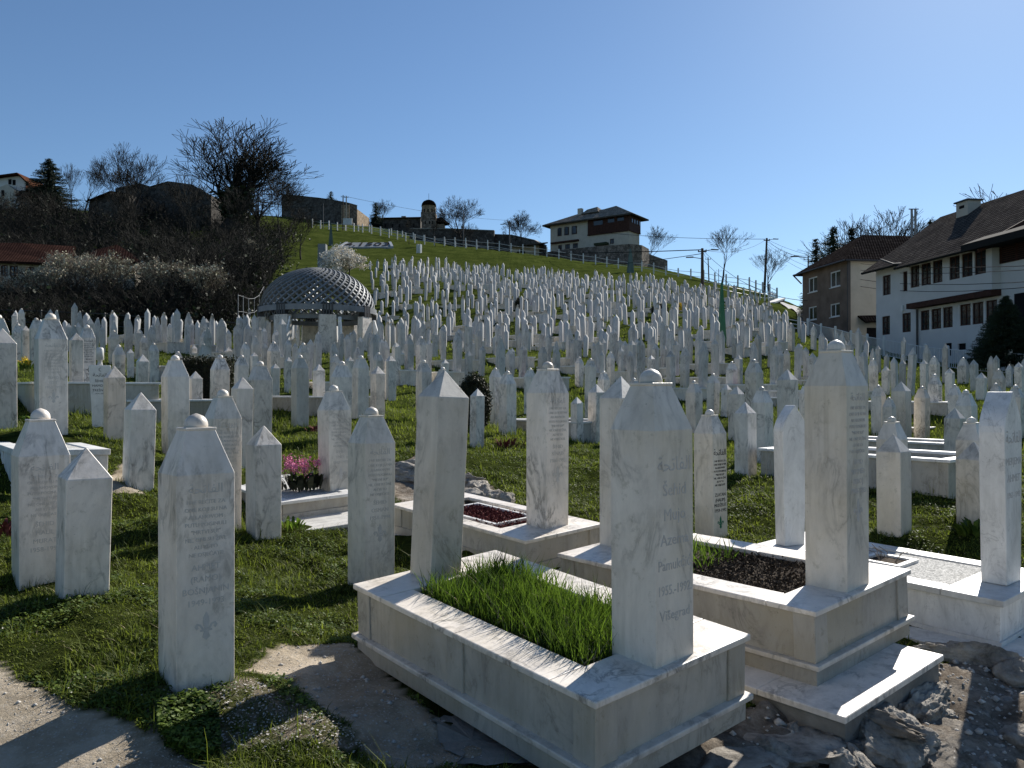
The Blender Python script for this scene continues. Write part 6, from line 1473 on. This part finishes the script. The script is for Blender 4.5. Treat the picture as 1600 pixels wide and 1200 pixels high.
# ------------------------------------------------------------------ rocks, grass, flowers
from mathutils import noise as noise3
def rock(px, py, sx, sy, sz, lab, seed, m='rock', rz=0, tilt=(0, 0), sink=.3, group=None, name='rock', sub=4, at=None, rough=.35, flat=0):
    hp = hit(px, py) if at is None else np.array(at); bm = bmesh.new(); bmesh.ops.create_icosphere(bm, subdivisions=sub, radius=1)
    rg = random.Random(seed*13+1); pl = []
    for _ in range(16):
        n = Vector((rg.gauss(0, 1), rg.gauss(0, 1), rg.gauss(0, 1))).normalized(); pl.append((n, rg.uniform(.72, .97)-rough*.25*rg.random()))
    if flat: pl.append((Vector((rg.gauss(0, .08), rg.gauss(0, .08), 1)).normalized(), flat))
    for v in bm.verts:
        c = v.co.copy(); k = 1+rough*.8*noise3.fractal(c*1.1+Vector((seed*3.1, 0, 0)), 1, 2, 3); c = c*k*1.12
        for n, dd in pl:
            e = c.dot(n)-dd
            if e > 0: c = c-n*e*.96
        if sub > 3: c = c+v.co*((noise3.fractal(c*4+Vector((0, seed, 0)), .9, 2, 5))*.085*(1+rough)-abs(noise3.noise(c*3+Vector((seed, 5, 0))))*.10+noise3.fractal(c*14+Vector((seed, 0, 3)), .6, 2, 3)*.028-abs(noise3.noise(Vector((c.x*2, c.y*2, c.z*9+seed))))*.05)
        v.co = Vector((c.x*sx, c.y*sy, c.z*sz))
    me = bpy.data.meshes.new('rock'); bm.to_mesh(me); bm.free(); me.materials.append(M[m]); me.polygons.foreach_set('use_smooth', [True]*len(me.polygons))
    o = link_mesh(name, me); o.location = (hp[0], hp[1], hp[2]+sz*(1-2*sink)*.5); o.rotation_euler = (tilt[0], tilt[1], rz); return props(o, lab, 'rock', group)
rock(1440, 1122, .36, .12, .13, 'long jagged broken rock edge lying below the paved slab, lower right', 1, 'rock', R(38), (.25, -.1), .35, sub=6, rough=.5)
rock(1400, 1165, .26, .22, .16, 'flat grey slab of stone at the bottom, right of the round pebbles', 3, 'rock', R(-10), (.5, .2), .3, sub=6, rough=.3, flat=.5)
rock(1305, 1152, .095, .085, .09, 'rounded boulder under the corner of the paved slab', 5, 'rock', 0, (0, 0), .3, rough=.12)
rock(1288, 1178, .06, .055, .045, 'small rounded stone left of the bottom boulders', 6, 'rock', 0, (0, 0), .3, rough=.15)
rock(1315, 1192, .085, .07, .06, 'smooth round boulder at the bottom edge, lower right', 8, 'rock', 1, (0, 0), .3, rough=.15)
rock(1530, 1085, .22, .14, .06, 'dark broken slab of rock right of the paved slab', 9, 'rock_dark', R(30), (.1, .25), .4, sub=6, rough=.45, flat=.5)
rock(1460, 1165, .5, .2, .07, 'large rough ledge of rock sloping out of the ground at the bottom right', 10, 'rock_dark', R(35), (.2, .0), .6, sub=6, rough=.45)
rock(1520, 1035, .42, .10, .12, 'broken concrete footing under the gravel tomb', 11, 'rock', R(-25), (0, .05), .3, sub=6, rough=.3)
rock(1590, 1062, .12, .14, .10, 'boulder at the right edge below the gravel tomb', 12, 'rock', .5, (0, 0), .3)
rock(1592, 1165, .12, .14, .10, 'grey boulder cut by the right edge near the bottom', 13, 'rock', .5, (0, 0), .3)
rock(1235, 1165, .30, .28, .05, 'pale flat stone slab beside the near grass tomb at the bottom', 14, 'rock', .2, (0, 0), .3, flat=.4, rough=.2)
rock(1155, 1192, .22, .18, .04, 'small pale paving stone at the foot of the near tomb', 15, 'rock', .6, (0, 0), .3, flat=.4, rough=.15)
rock(1390, 1128, .38, .10, .10, 'rubble packed beneath the paved slab', 16, 'rock_dark', R(35), (0, 0), .55, sub=6, rough=.5)
rock(655, 752, .85, .34, .20, 'pale limestone outcrop among the grass behind the flower grave', 17, 'rock', R(-20), (0, 0), .4, sub=6, rough=.5)
rock(640, 735, .40, .25, .16, 'upper ledge of the pale limestone outcrop', 18, 'rock', .3, (0, 0), .3, rough=.45)
for k, (x_, y_) in enumerate(((744,766),(733,757),(755,778),(775,783),(740,780),(790,788))): rock(x_, y_, .16, .14, .12, ('first','second','third','fourth','fifth','sixth')[k]+' of the grey boulders bordering the low heather tomb', 20+k, 'rock', k, (0, 0), .3, group='grey boulders bordering the heather tomb')
rock(1230, 1085, .9, .12, .10, 'dark rough footing along the paved slab', 31, 'rock_dark', R(-50), (0, 0), .4, sub=6, rough=.3)
for k in range(26):
    x_, y_ = rng.uniform(1180, 1600), rng.uniform(1060, 1199); s_ = rng.uniform(.015, .045); hp = hit(x_, y_)
    if hp is not None: rock(0, 0, s_, s_*.8, s_*.7, 'small stones strewn over the broken ground at the lower right', 50+k, 'rock', k, (0, 0), .3, group='small loose stones at the lower right', at=hp, sub=2, name='small_stone')
for k in range(22):
    x_, y_ = rng.uniform(1200, 1600), rng.uniform(1085, 1199); s_ = rng.uniform(.045, .12); hp = hit(x_, y_)
    if hp is not None: rock(0, 0, s_, s_*.75, s_*.5, 'angular pale rubble chunks below the paved slab', 150+k, 'rock', k*.7, (rng.normal(0, .3), rng.normal(0, .3)), .4, group='angular rubble chunks below the paved slab', at=hp, sub=5, name='rubble_chunk', rough=.45)
def scatter_grit(poly, n, s0, s1, name, lab, m, seed, ylim=7):
    rg = np.random.default_rng(seed); P2 = np.array(poly); x = rg.uniform(max(-3.6, P2[:, 0].min()), min(5.5, P2[:, 0].max()), n); y = rg.uniform(max(2.2, P2[:, 1].min()), min(ylim, P2[:, 1].max()), n); k = pip(poly, x, y)
    for q in fp_polys0: k &= ~pip(q, x, y)
    x, y = x[k], y[k]; n = len(x); s = rg.uniform(s0, s1, n)*(1+rg.random(n)**8*2.5); z = H(x, y)+s*.15
    base = np.array([(1,0,0),(-1,0,0),(0,1,0),(0,-1,0),(0,0,.7),(0,0,-.7)]); F_ = np.array([(0,2,4),(2,1,4),(1,3,4),(3,0,4),(2,0,5),(1,2,5),(3,1,5),(0,3,5)])
    jit = rg.uniform(.55, 1.3, (n, 6, 1)); V_ = (base[None]*jit)*s[:, None, None]; a = rg.uniform(0, 6.28, n); c_, s_ = np.cos(a)[:, None], np.sin(a)[:, None]
    V_ = np.stack([V_[:, :, 0]*c_-V_[:, :, 1]*s_+x[:, None], V_[:, :, 0]*s_+V_[:, :, 1]*c_+y[:, None], V_[:, :, 2]+z[:, None]], 2).reshape(-1, 3)
    T = (F_[None]+np.arange(n)[:, None, None]*6).reshape(-1, 3); o = link_mesh(name, np_mesh(name, V_, T, m)); props(o, lab, 'gravel', None, 'stuff')
fp_polys0 = [[tuple((mw @ Vector(c))[:2]) for c in ((0, 0, 0), (W, 0, 0), (W, L, 0), (0, L, 0))] for mw, W, L, sl in tomb_fp]
scatter_grit(A_path, 12000, .002, .005, 'path_grit', 'pale grit and small stones on the earth path', M['pebble'], 1)
scatter_grit(A_dirt, 2000, .002, .006, 'dirt_grit', 'grit on the bare earth beside the near tomb', M['pebble'], 2)
scatter_grit(A_rock, 9000, .003, .014, 'rock_grit', 'broken stone chips between the rocks at the lower right', M['pebble'], 3)
# wet concrete patch beside the near tomb
cpoly = wpoly([(672,1120),(720,1112),(775,1150),(850,1199),(720,1199),(690,1160)]); cc = np.mean(cpoly, 0)
mb = MB(); ring = []
for k in range(40):
    i = k*len(cpoly)/40; a, b_ = np.array(cpoly[int(i) % len(cpoly)]), np.array(cpoly[(int(i)+1) % len(cpoly)]); q = a+(b_-a)*(i % 1); q = q+rng.normal(0, .015, 2); ring.append((q[0], q[1], Z(*q)+.012))
mb.add([(cc[0], cc[1], Z(*cc)+.02)]+ring, [(0, k+1, (k+1) % 40+1) for k in range(40)]); o = mb.build('concrete_patch', M['concrete'], fixn=False); props(o, 'rough grey concrete patch in the shade beside the near tomb', None, None, 'structure')
# --- grass
occ = np.array(occupied)
fp_polys = [[tuple((mw @ Vector(c))[:2]) for c in ((-.0, -.0, 0), (W, 0, 0), (W, L, 0), (0, L, 0))] for mw, W, L, sl in tomb_fp]
fp_polys += [[tuple((mw @ Vector(c))[:2]) for c in ((sl[0], sl[1], 0), (sl[2], sl[1], 0), (sl[2], sl[3], 0), (sl[0], sl[3], 0))] for mw, W, L, sl in tomb_fp if sl]
def blades(n, ylo, yhi, hmin, hmax, width, m, name, lab, lean=.5, segs=2, dens_noise=True, seed=1, clump=1):
    rg = np.random.default_rng(seed); u = rg.random(n); y = ylo*(yhi/ylo)**u; x = (rg.random(n)*2-1)*.72*y          # density falls with distance
    if clump > 1: 
        x = np.repeat(x, clump); y = np.repeat(y, clump); x = x+rg.normal(0, .015, len(x))*y/4; y = y+rg.normal(0, .015, len(y))*y/4
    d_, r_, g_ = masks(x, y); dn = fbm(x*1.7, y*1.7, 3); keep = (d_ < .5) & (r_ < .5) & ((g_ < .5) | (rg.random(len(x)) < .22)) & (dn > (-2 if hmax < .04 else -.42))
    for poly in fp_polys: keep &= ~pip(poly, x, y)
    x, y, dn = x[keep], y[keep], dn[keep]
    for ox, oy, orr in occ[(occ[:, 1] < 18)]:
        k = (x-ox)**2+(y-oy)**2 > (min(orr, .26)*.62)**2; x, y, dn = x[k], y[k], dn[k]
    z = H(x, y)-.004; n = len(x); hgt = rg.uniform(hmin, hmax, n)*(1+1.3*np.clip(dn+.1, -.4, .9))*(1+rg.random(n)**6*1.2); wd_ = width*rg.uniform(.6, 1.3, n)*(.5+y/8 if yhi < 20 else np.clip(y/38, .35, 1.2))
    az = rg.uniform(0, 6.283, n); ln = rg.uniform(0, lean, n)*hgt; dx, dy = np.cos(az), np.sin(az); fx, fy = -dy*wd_/2, dx*wd_/2
    V_ = np.stack([np.c_[x-fx, y-fy, z], np.c_[x+fx, y+fy, z], np.c_[x+fx*.7+dx*ln*.35, y+fy*.7+dy*ln*.35, z+hgt*.55], np.c_[x-fx*.7+dx*ln*.35, y-fy*.7+dy*ln*.35, z+hgt*.55], np.c_[x+dx*ln*1.3, y+dy*ln*1.3, z+hgt*.95]], 1).reshape(-1, 3)
    b0 = np.arange(n)*5; T = np.concatenate([np.stack([b0, b0+1, b0+2], 1), np.stack([b0, b0+2, b0+3], 1), np.stack([b0+3, b0+2, b0+4], 1)])
    o = link_mesh(name, np_mesh(name, V_, T, m)); props(o, lab, 'grass', None, 'stuff'); print(name, n); return o
blades(330000, 2.6, 15, .010, .030, .0062, M['grass'], 'short_grass', 'short rough grass round the near gravestones', 1.8)
blades(3500, 2.8, 16, .04, .10, .005, M['grass'], 'grass_tufts', 'longer grass tufts standing out of the short turf', .9, seed=5, clump=4)
blades(190000, 13, 62, .03, .085, .03, M['grass'], 'hillside_grass', 'grass covering the ground between the farther graves', .9, seed=2)
# clover and broad leaves
def leaves_patch(n, ylo, yhi, m, name, lab, size, seed, poly=None, hz=.03, up=.35):
    rg = np.random.default_rng(seed)
    if poly is None: y = ylo*(yhi/ylo)**rg.random(n); x = (rg.random(n)*2-1)*.72*y
    else:
        P2 = np.array(poly); x = rg.uniform(P2[:, 0].min(), P2[:, 0].max(), n); y = rg.uniform(P2[:, 1].min(), P2[:, 1].max(), n); k = pip(poly, x, y); x, y = x[k], y[k]
    d_, r_, g_ = masks(x, y); k = (d_ < .5) & (r_ < .5) & (fbm(x*2.2+9, y*2.2, 3) > (.05 if poly is None else -1))
    for q in fp_polys: k &= ~pip(q, x, y)
    x, y = x[k], y[k]; n = len(x); z = H(x, y)+rg.uniform(.003, hz, n); az = rg.uniform(0, 6.283, n); s = size*rg.uniform(.5, 1.3, n); tz = rg.normal(0, up, n)
    a = np.c_[np.cos(az), np.sin(az), tz]; b_ = np.c_[-np.sin(az), np.cos(az), rg.normal(0, up, n)]; C_ = np.c_[x, y, z]; s = s[:, None]
    V_ = np.stack([C_-a*s, C_-b_*s*.7, C_+a*s, C_+b_*s*.7], 1).reshape(-1, 3); o = link_mesh(name, np_mesh(name, V_, np.arange(n*4).reshape(n, 4), m)); props(o, lab, 'plants', None, 'stuff'); return o
leaves_patch(240000, 2.6, 15, M['leaf'], 'clover', 'low clover and broad leaved weeds between the graves', .010, 3)
leaves_patch(9000, 0, 0, M['leaf'], 'low_weeds', 'low dark weeds on the bank at the lower left of the near tomb path', .012, 4, wpoly([(245,1120),(290,1095),(340,1110),(345,1180),(300,1199),(250,1190)]), .06)
leaves_patch(1900, 2.7, 22, M['blossom'], 'daisies', 'tiny white daisies scattered through the grass', .0055, 6, hz=.055, up=.25)
leaves_patch(1000, 0, 0, M['pebble'], 'loose_pebbles', 'pale loose pebbles on the bare ground by the path', .007, 8, A_gravelly, .012, .3)
M['straw'] = simple('dry_straw', (.30,.26,.16), .9, .3, 5)
blades(9000, 2.6, 12, .012, .03, .0035, M['straw'], 'dry_straw', 'dry pale straw and dead blades lying in the turf', 2.6, seed=9)
# tall grass in the near tomb
def bed_grass(mw, u0, u1, v0, v1, n, hmin, hmax, m, name, lab, seed, wd_=.006, kind='stuff', lean=.35):
    rg = np.random.default_rng(seed); u = rg.uniform(u0, u1, n); v = rg.uniform(v0, v1, n); den = fbm(u*3, v*3+4, 2); u = u[den > -.38]; v = v[den > -.38]; n = len(u)
    hgt = rg.uniform(hmin, hmax, n)*(1+.5*fbm(u*2.5, v*2.5, 2)); az = rg.uniform(0, 6.283, n); ln = rg.uniform(0, lean, n)*hgt; w_ = wd_*rg.uniform(.6, 1.3, n)
    dx, dy = np.cos(az), np.sin(az); a2 = rg.uniform(0, 6.283, n); fx, fy = np.cos(a2)*w_/2, np.sin(a2)*w_/2; z = np.full(n, -.05)
    V_ = np.stack([np.c_[v-fx, u-fy, z], np.c_[v+fx, u+fy, z], np.c_[v+fx+dx*ln*.3, u+fy+dy*ln*.3, z+hgt*.5], np.c_[v-fx+dx*ln*.3, u-fy+dy*ln*.3, z+hgt*.5], np.c_[v+dx*ln, u+dy*ln, z+hgt]], 1).reshape(-1, 3)
    b0 = np.arange(n)*5; T = np.concatenate([np.stack([b0, b0+1, b0+2], 1), np.stack([b0, b0+2, b0+3], 1), np.stack([b0+3, b0+2, b0+4], 1)])
    o = link_mesh(name, np_mesh(name, V_, T, m)); o.matrix_world = mw; props(o, lab, 'grass', None, kind); return o
bed_grass(w1, .29, 1.6, .23, .82, 5600, .04, .20, M['grass_tall'], 'tall_grass', 'tall bright fresh grass filling the bed of the near tomb', 1, lean=.75)
bed_grass(w2, 1.0, 1.6, .25, .9, 260, .06, .14, M['grass_tall'], 'bed_sprouts', 'green sprouts at the far end of the soil bed', 2, .008, lean=.9)
def clods(mw, u0, u1, v0, v1, n, s, m, name, lab, seed):
    rg = np.random.default_rng(seed); c_ = np.c_[rg.uniform(v0, v1, n), rg.uniform(u0, u1, n), rg.uniform(-.05, -.02, n)]; o = link_mesh(name, leaf_cloud(name, c_, s, m, seed, 2)); o.matrix_world = mw; return props(o, lab, 'plants', None, 'stuff')
clods(w2, .32, 1.2, .22, .92, 2500, .012, M['soil'], 'soil_clods', 'crumbly dark soil in the bed of the right tomb', 1)
clods(w4, .7, 1.4, .25, .61, 2200, .014, M['heather'], 'red_heather', 'dark red heather in the inner frame of the low tomb', 2)
clods(w4, .48, .9, .15, .7, 1200, .012, M['heather'], 'red_heather', 'red ground cover at the near end of the low tomb', 3)
bed_grass(w1, .29, 1.6, .23, .82, 420, .05, .15, M['straw'], 'dead_blades', 'dead pale blades among the tall grass of the near tomb', 21, .005, lean=1.4)
# longer tufts round the feet of the near stones
rg = np.random.default_rng(77); tx, ty = [], []
for o_ in list(bpy.data.objects):
    if o_.name.startswith('gravestone') and 2.5 < o_.location.y < 13 and not o_.parent and abs(o_.matrix_world.translation.x) < 8 and abs(o_.matrix_world.translation.z-Z(o_.matrix_world.translation.x, o_.matrix_world.translation.y)) < .08:
        n_ = 130; a = rg.uniform(0, 6.28, n_); q = np.maximum(np.abs(np.cos(a)), np.abs(np.sin(a))); r_ = .135/q+np.abs(rg.normal(0, .035, n_)); u_, v_ = r_*np.cos(a), r_*np.sin(a)
        t_ = o_.matrix_world.translation; tx.append(t_.x+EV[0]*u_+EU[0]*v_); ty.append(t_.y+EV[1]*u_+EU[1]*v_)
tx, ty = np.concatenate(tx), np.concatenate(ty); n = len(tx); z = H(tx, ty)-.005; hg = rg.uniform(.02, .085, n); az = rg.uniform(0, 6.28, n); ln = hg*rg.uniform(.1, 1.1, n); w_ = .0045*(.5+ty/8); dx, dy = np.cos(az), np.sin(az); fx, fy = -dy*w_/2, dx*w_/2
V_ = np.stack([np.c_[tx-fx, ty-fy, z], np.c_[tx+fx, ty+fy, z], np.c_[tx+dx*ln, ty+dy*ln, z+hg]], 1).reshape(-1, 3)
props(link_mesh('base_tufts', np_mesh('base_tufts', V_, np.arange(n*3).reshape(n, 3), M['grass'])), 'longer grass growing round the feet of the near stones', 'grass', None, 'stuff')
# weeds: clump at foot of stones
def clump(px, py, n, hmin, hmax, w, lab, name='leafy_plant', m='leaf', spread=.15, seed=1, at=None, tip=None, cat='plant'):
    hp = hit(px, py) if at is None else np.array(at); rg = np.random.default_rng(seed); o = empty(name, tuple(hp), lab, cat); mb = MB(); tips = []
    for k in range(n):
        az = rg.uniform(0, 6.28); r_ = rg.uniform(0, spread); h = rg.uniform(hmin, hmax); ln = rg.uniform(.1, .9)*h; x, y = r_*math.cos(az), r_*math.sin(az); a2 = az+rg.normal(0, .6); dx, dy = math.cos(a2), math.sin(a2); fx, fy = -dy*w/2, dx*w/2
        mb.add([(x, y, 0), (x+fx+dx*ln*.25, y+fy+dy*ln*.25, h*.5), (x-fx+dx*ln*.25, y-fy+dy*ln*.25, h*.5), (x+fx*.8+dx*ln*.7, y+fy*.8+dy*ln*.7, h*.85), (x-fx*.8+dx*ln*.7, y-fy*.8+dy*ln*.7, h*.85), (x+dx*ln*1.1, y+dy*ln*1.1, h*.95)], [(0, 1, 2), (1, 3, 4, 2), (3, 5, 4)]); tips.append((x+dx*ln*.6, y+dy*ln*.6, h))
    mb.build('leaves', M[m], o, fixn=False); return o, tips
clump(1525, 842, 60, .08, .2, .045, 'dark leafy weed at the foot of the pointed stone, right')
clump(1120, 890, 70, .12, .3, .012, 'long bladed plant behind the soil bed tomb', seed=2, m='grass_tall', spread=.2)
clump(1150, 905, 60, .10, .25, .012, 'second long bladed plant at the end of the soil bed', seed=9, m='grass_tall', spread=.18)
clump(50, 662, 50, .06, .16, .05, 'broad leaved green weed in front of the big left stones', seed=3)
clump(458, 828, 24, .06, .13, .03, 'bright green weed beside the pointed stone of the flower grave', seed=4, m='grass_tall', spread=.1)
clump(795, 700, 60, .08, .2, .03, 'reddish leafless bush below the stones right of the round bush', seed=5, m='heather', spread=.25, name='red_shrub')
clump(493, 675, 40, .06, .14, .03, 'small red leaved shrub in the grass before the memorial', seed=6, m='heather', spread=.15, name='red_shrub')
clump(10, 835, 50, .05, .14, .03, 'dark red leaved plant cut by the left edge', seed=7, m='heather', spread=.2, name='red_shrub')
clump(1020, 605, 30, .08, .2, .03, 'small dark yucca like plant among the central stones', seed=8, m='hedge', spread=.1)
# pink bergenia
def flowers(at, lab, heads, m, seed, leafn=60, hs=.055, lm='leaf', sp=.28, h=.22):
    o, _ = clump(0, 0, leafn, .08, .2, .06, lab, 'flowering_plant', lm, sp, seed, at); rg = np.random.default_rng(seed)
    for k in range(heads):
        a = rg.uniform(0, 6.28); r_ = rg.uniform(.03, sp*.95); c_ = np.array([r_*math.cos(a), r_*math.sin(a), h*rg.uniform(.8, 1.25)]); mb = MB(); mb.tube([(c_[0]*.7, c_[1]*.7, 0), tuple(c_)], .005, 4); st = mb.build('stem', M['leaf'], o)
        link_mesh('blossom', leaf_cloud('blossom', c_+rg.normal(0, hs*.45, (45, 3)), .013, m, k, 2), st)
    return o
c = w5 @ Vector((.45, .55, .0)); flowers(tuple(c), 'pink flowering plant with dark round leaves on the low kerbed grave', 9, M['pink'], 1, 90, .06, 'hedge', .3, .26)
c = P(37, 577, 15.5); flowers(tuple(c), 'yellow daffodils on the white tomb, left edge', 6, M['yellow'], 2, 30, .04, 'leaf', .2, .16)
hp = hit(955, 545); flowers(tuple(hp), 'small yellow flowers far up among the central graves', 4, M['yellow'], 3, 20, .06, 'leaf', .25, .3)
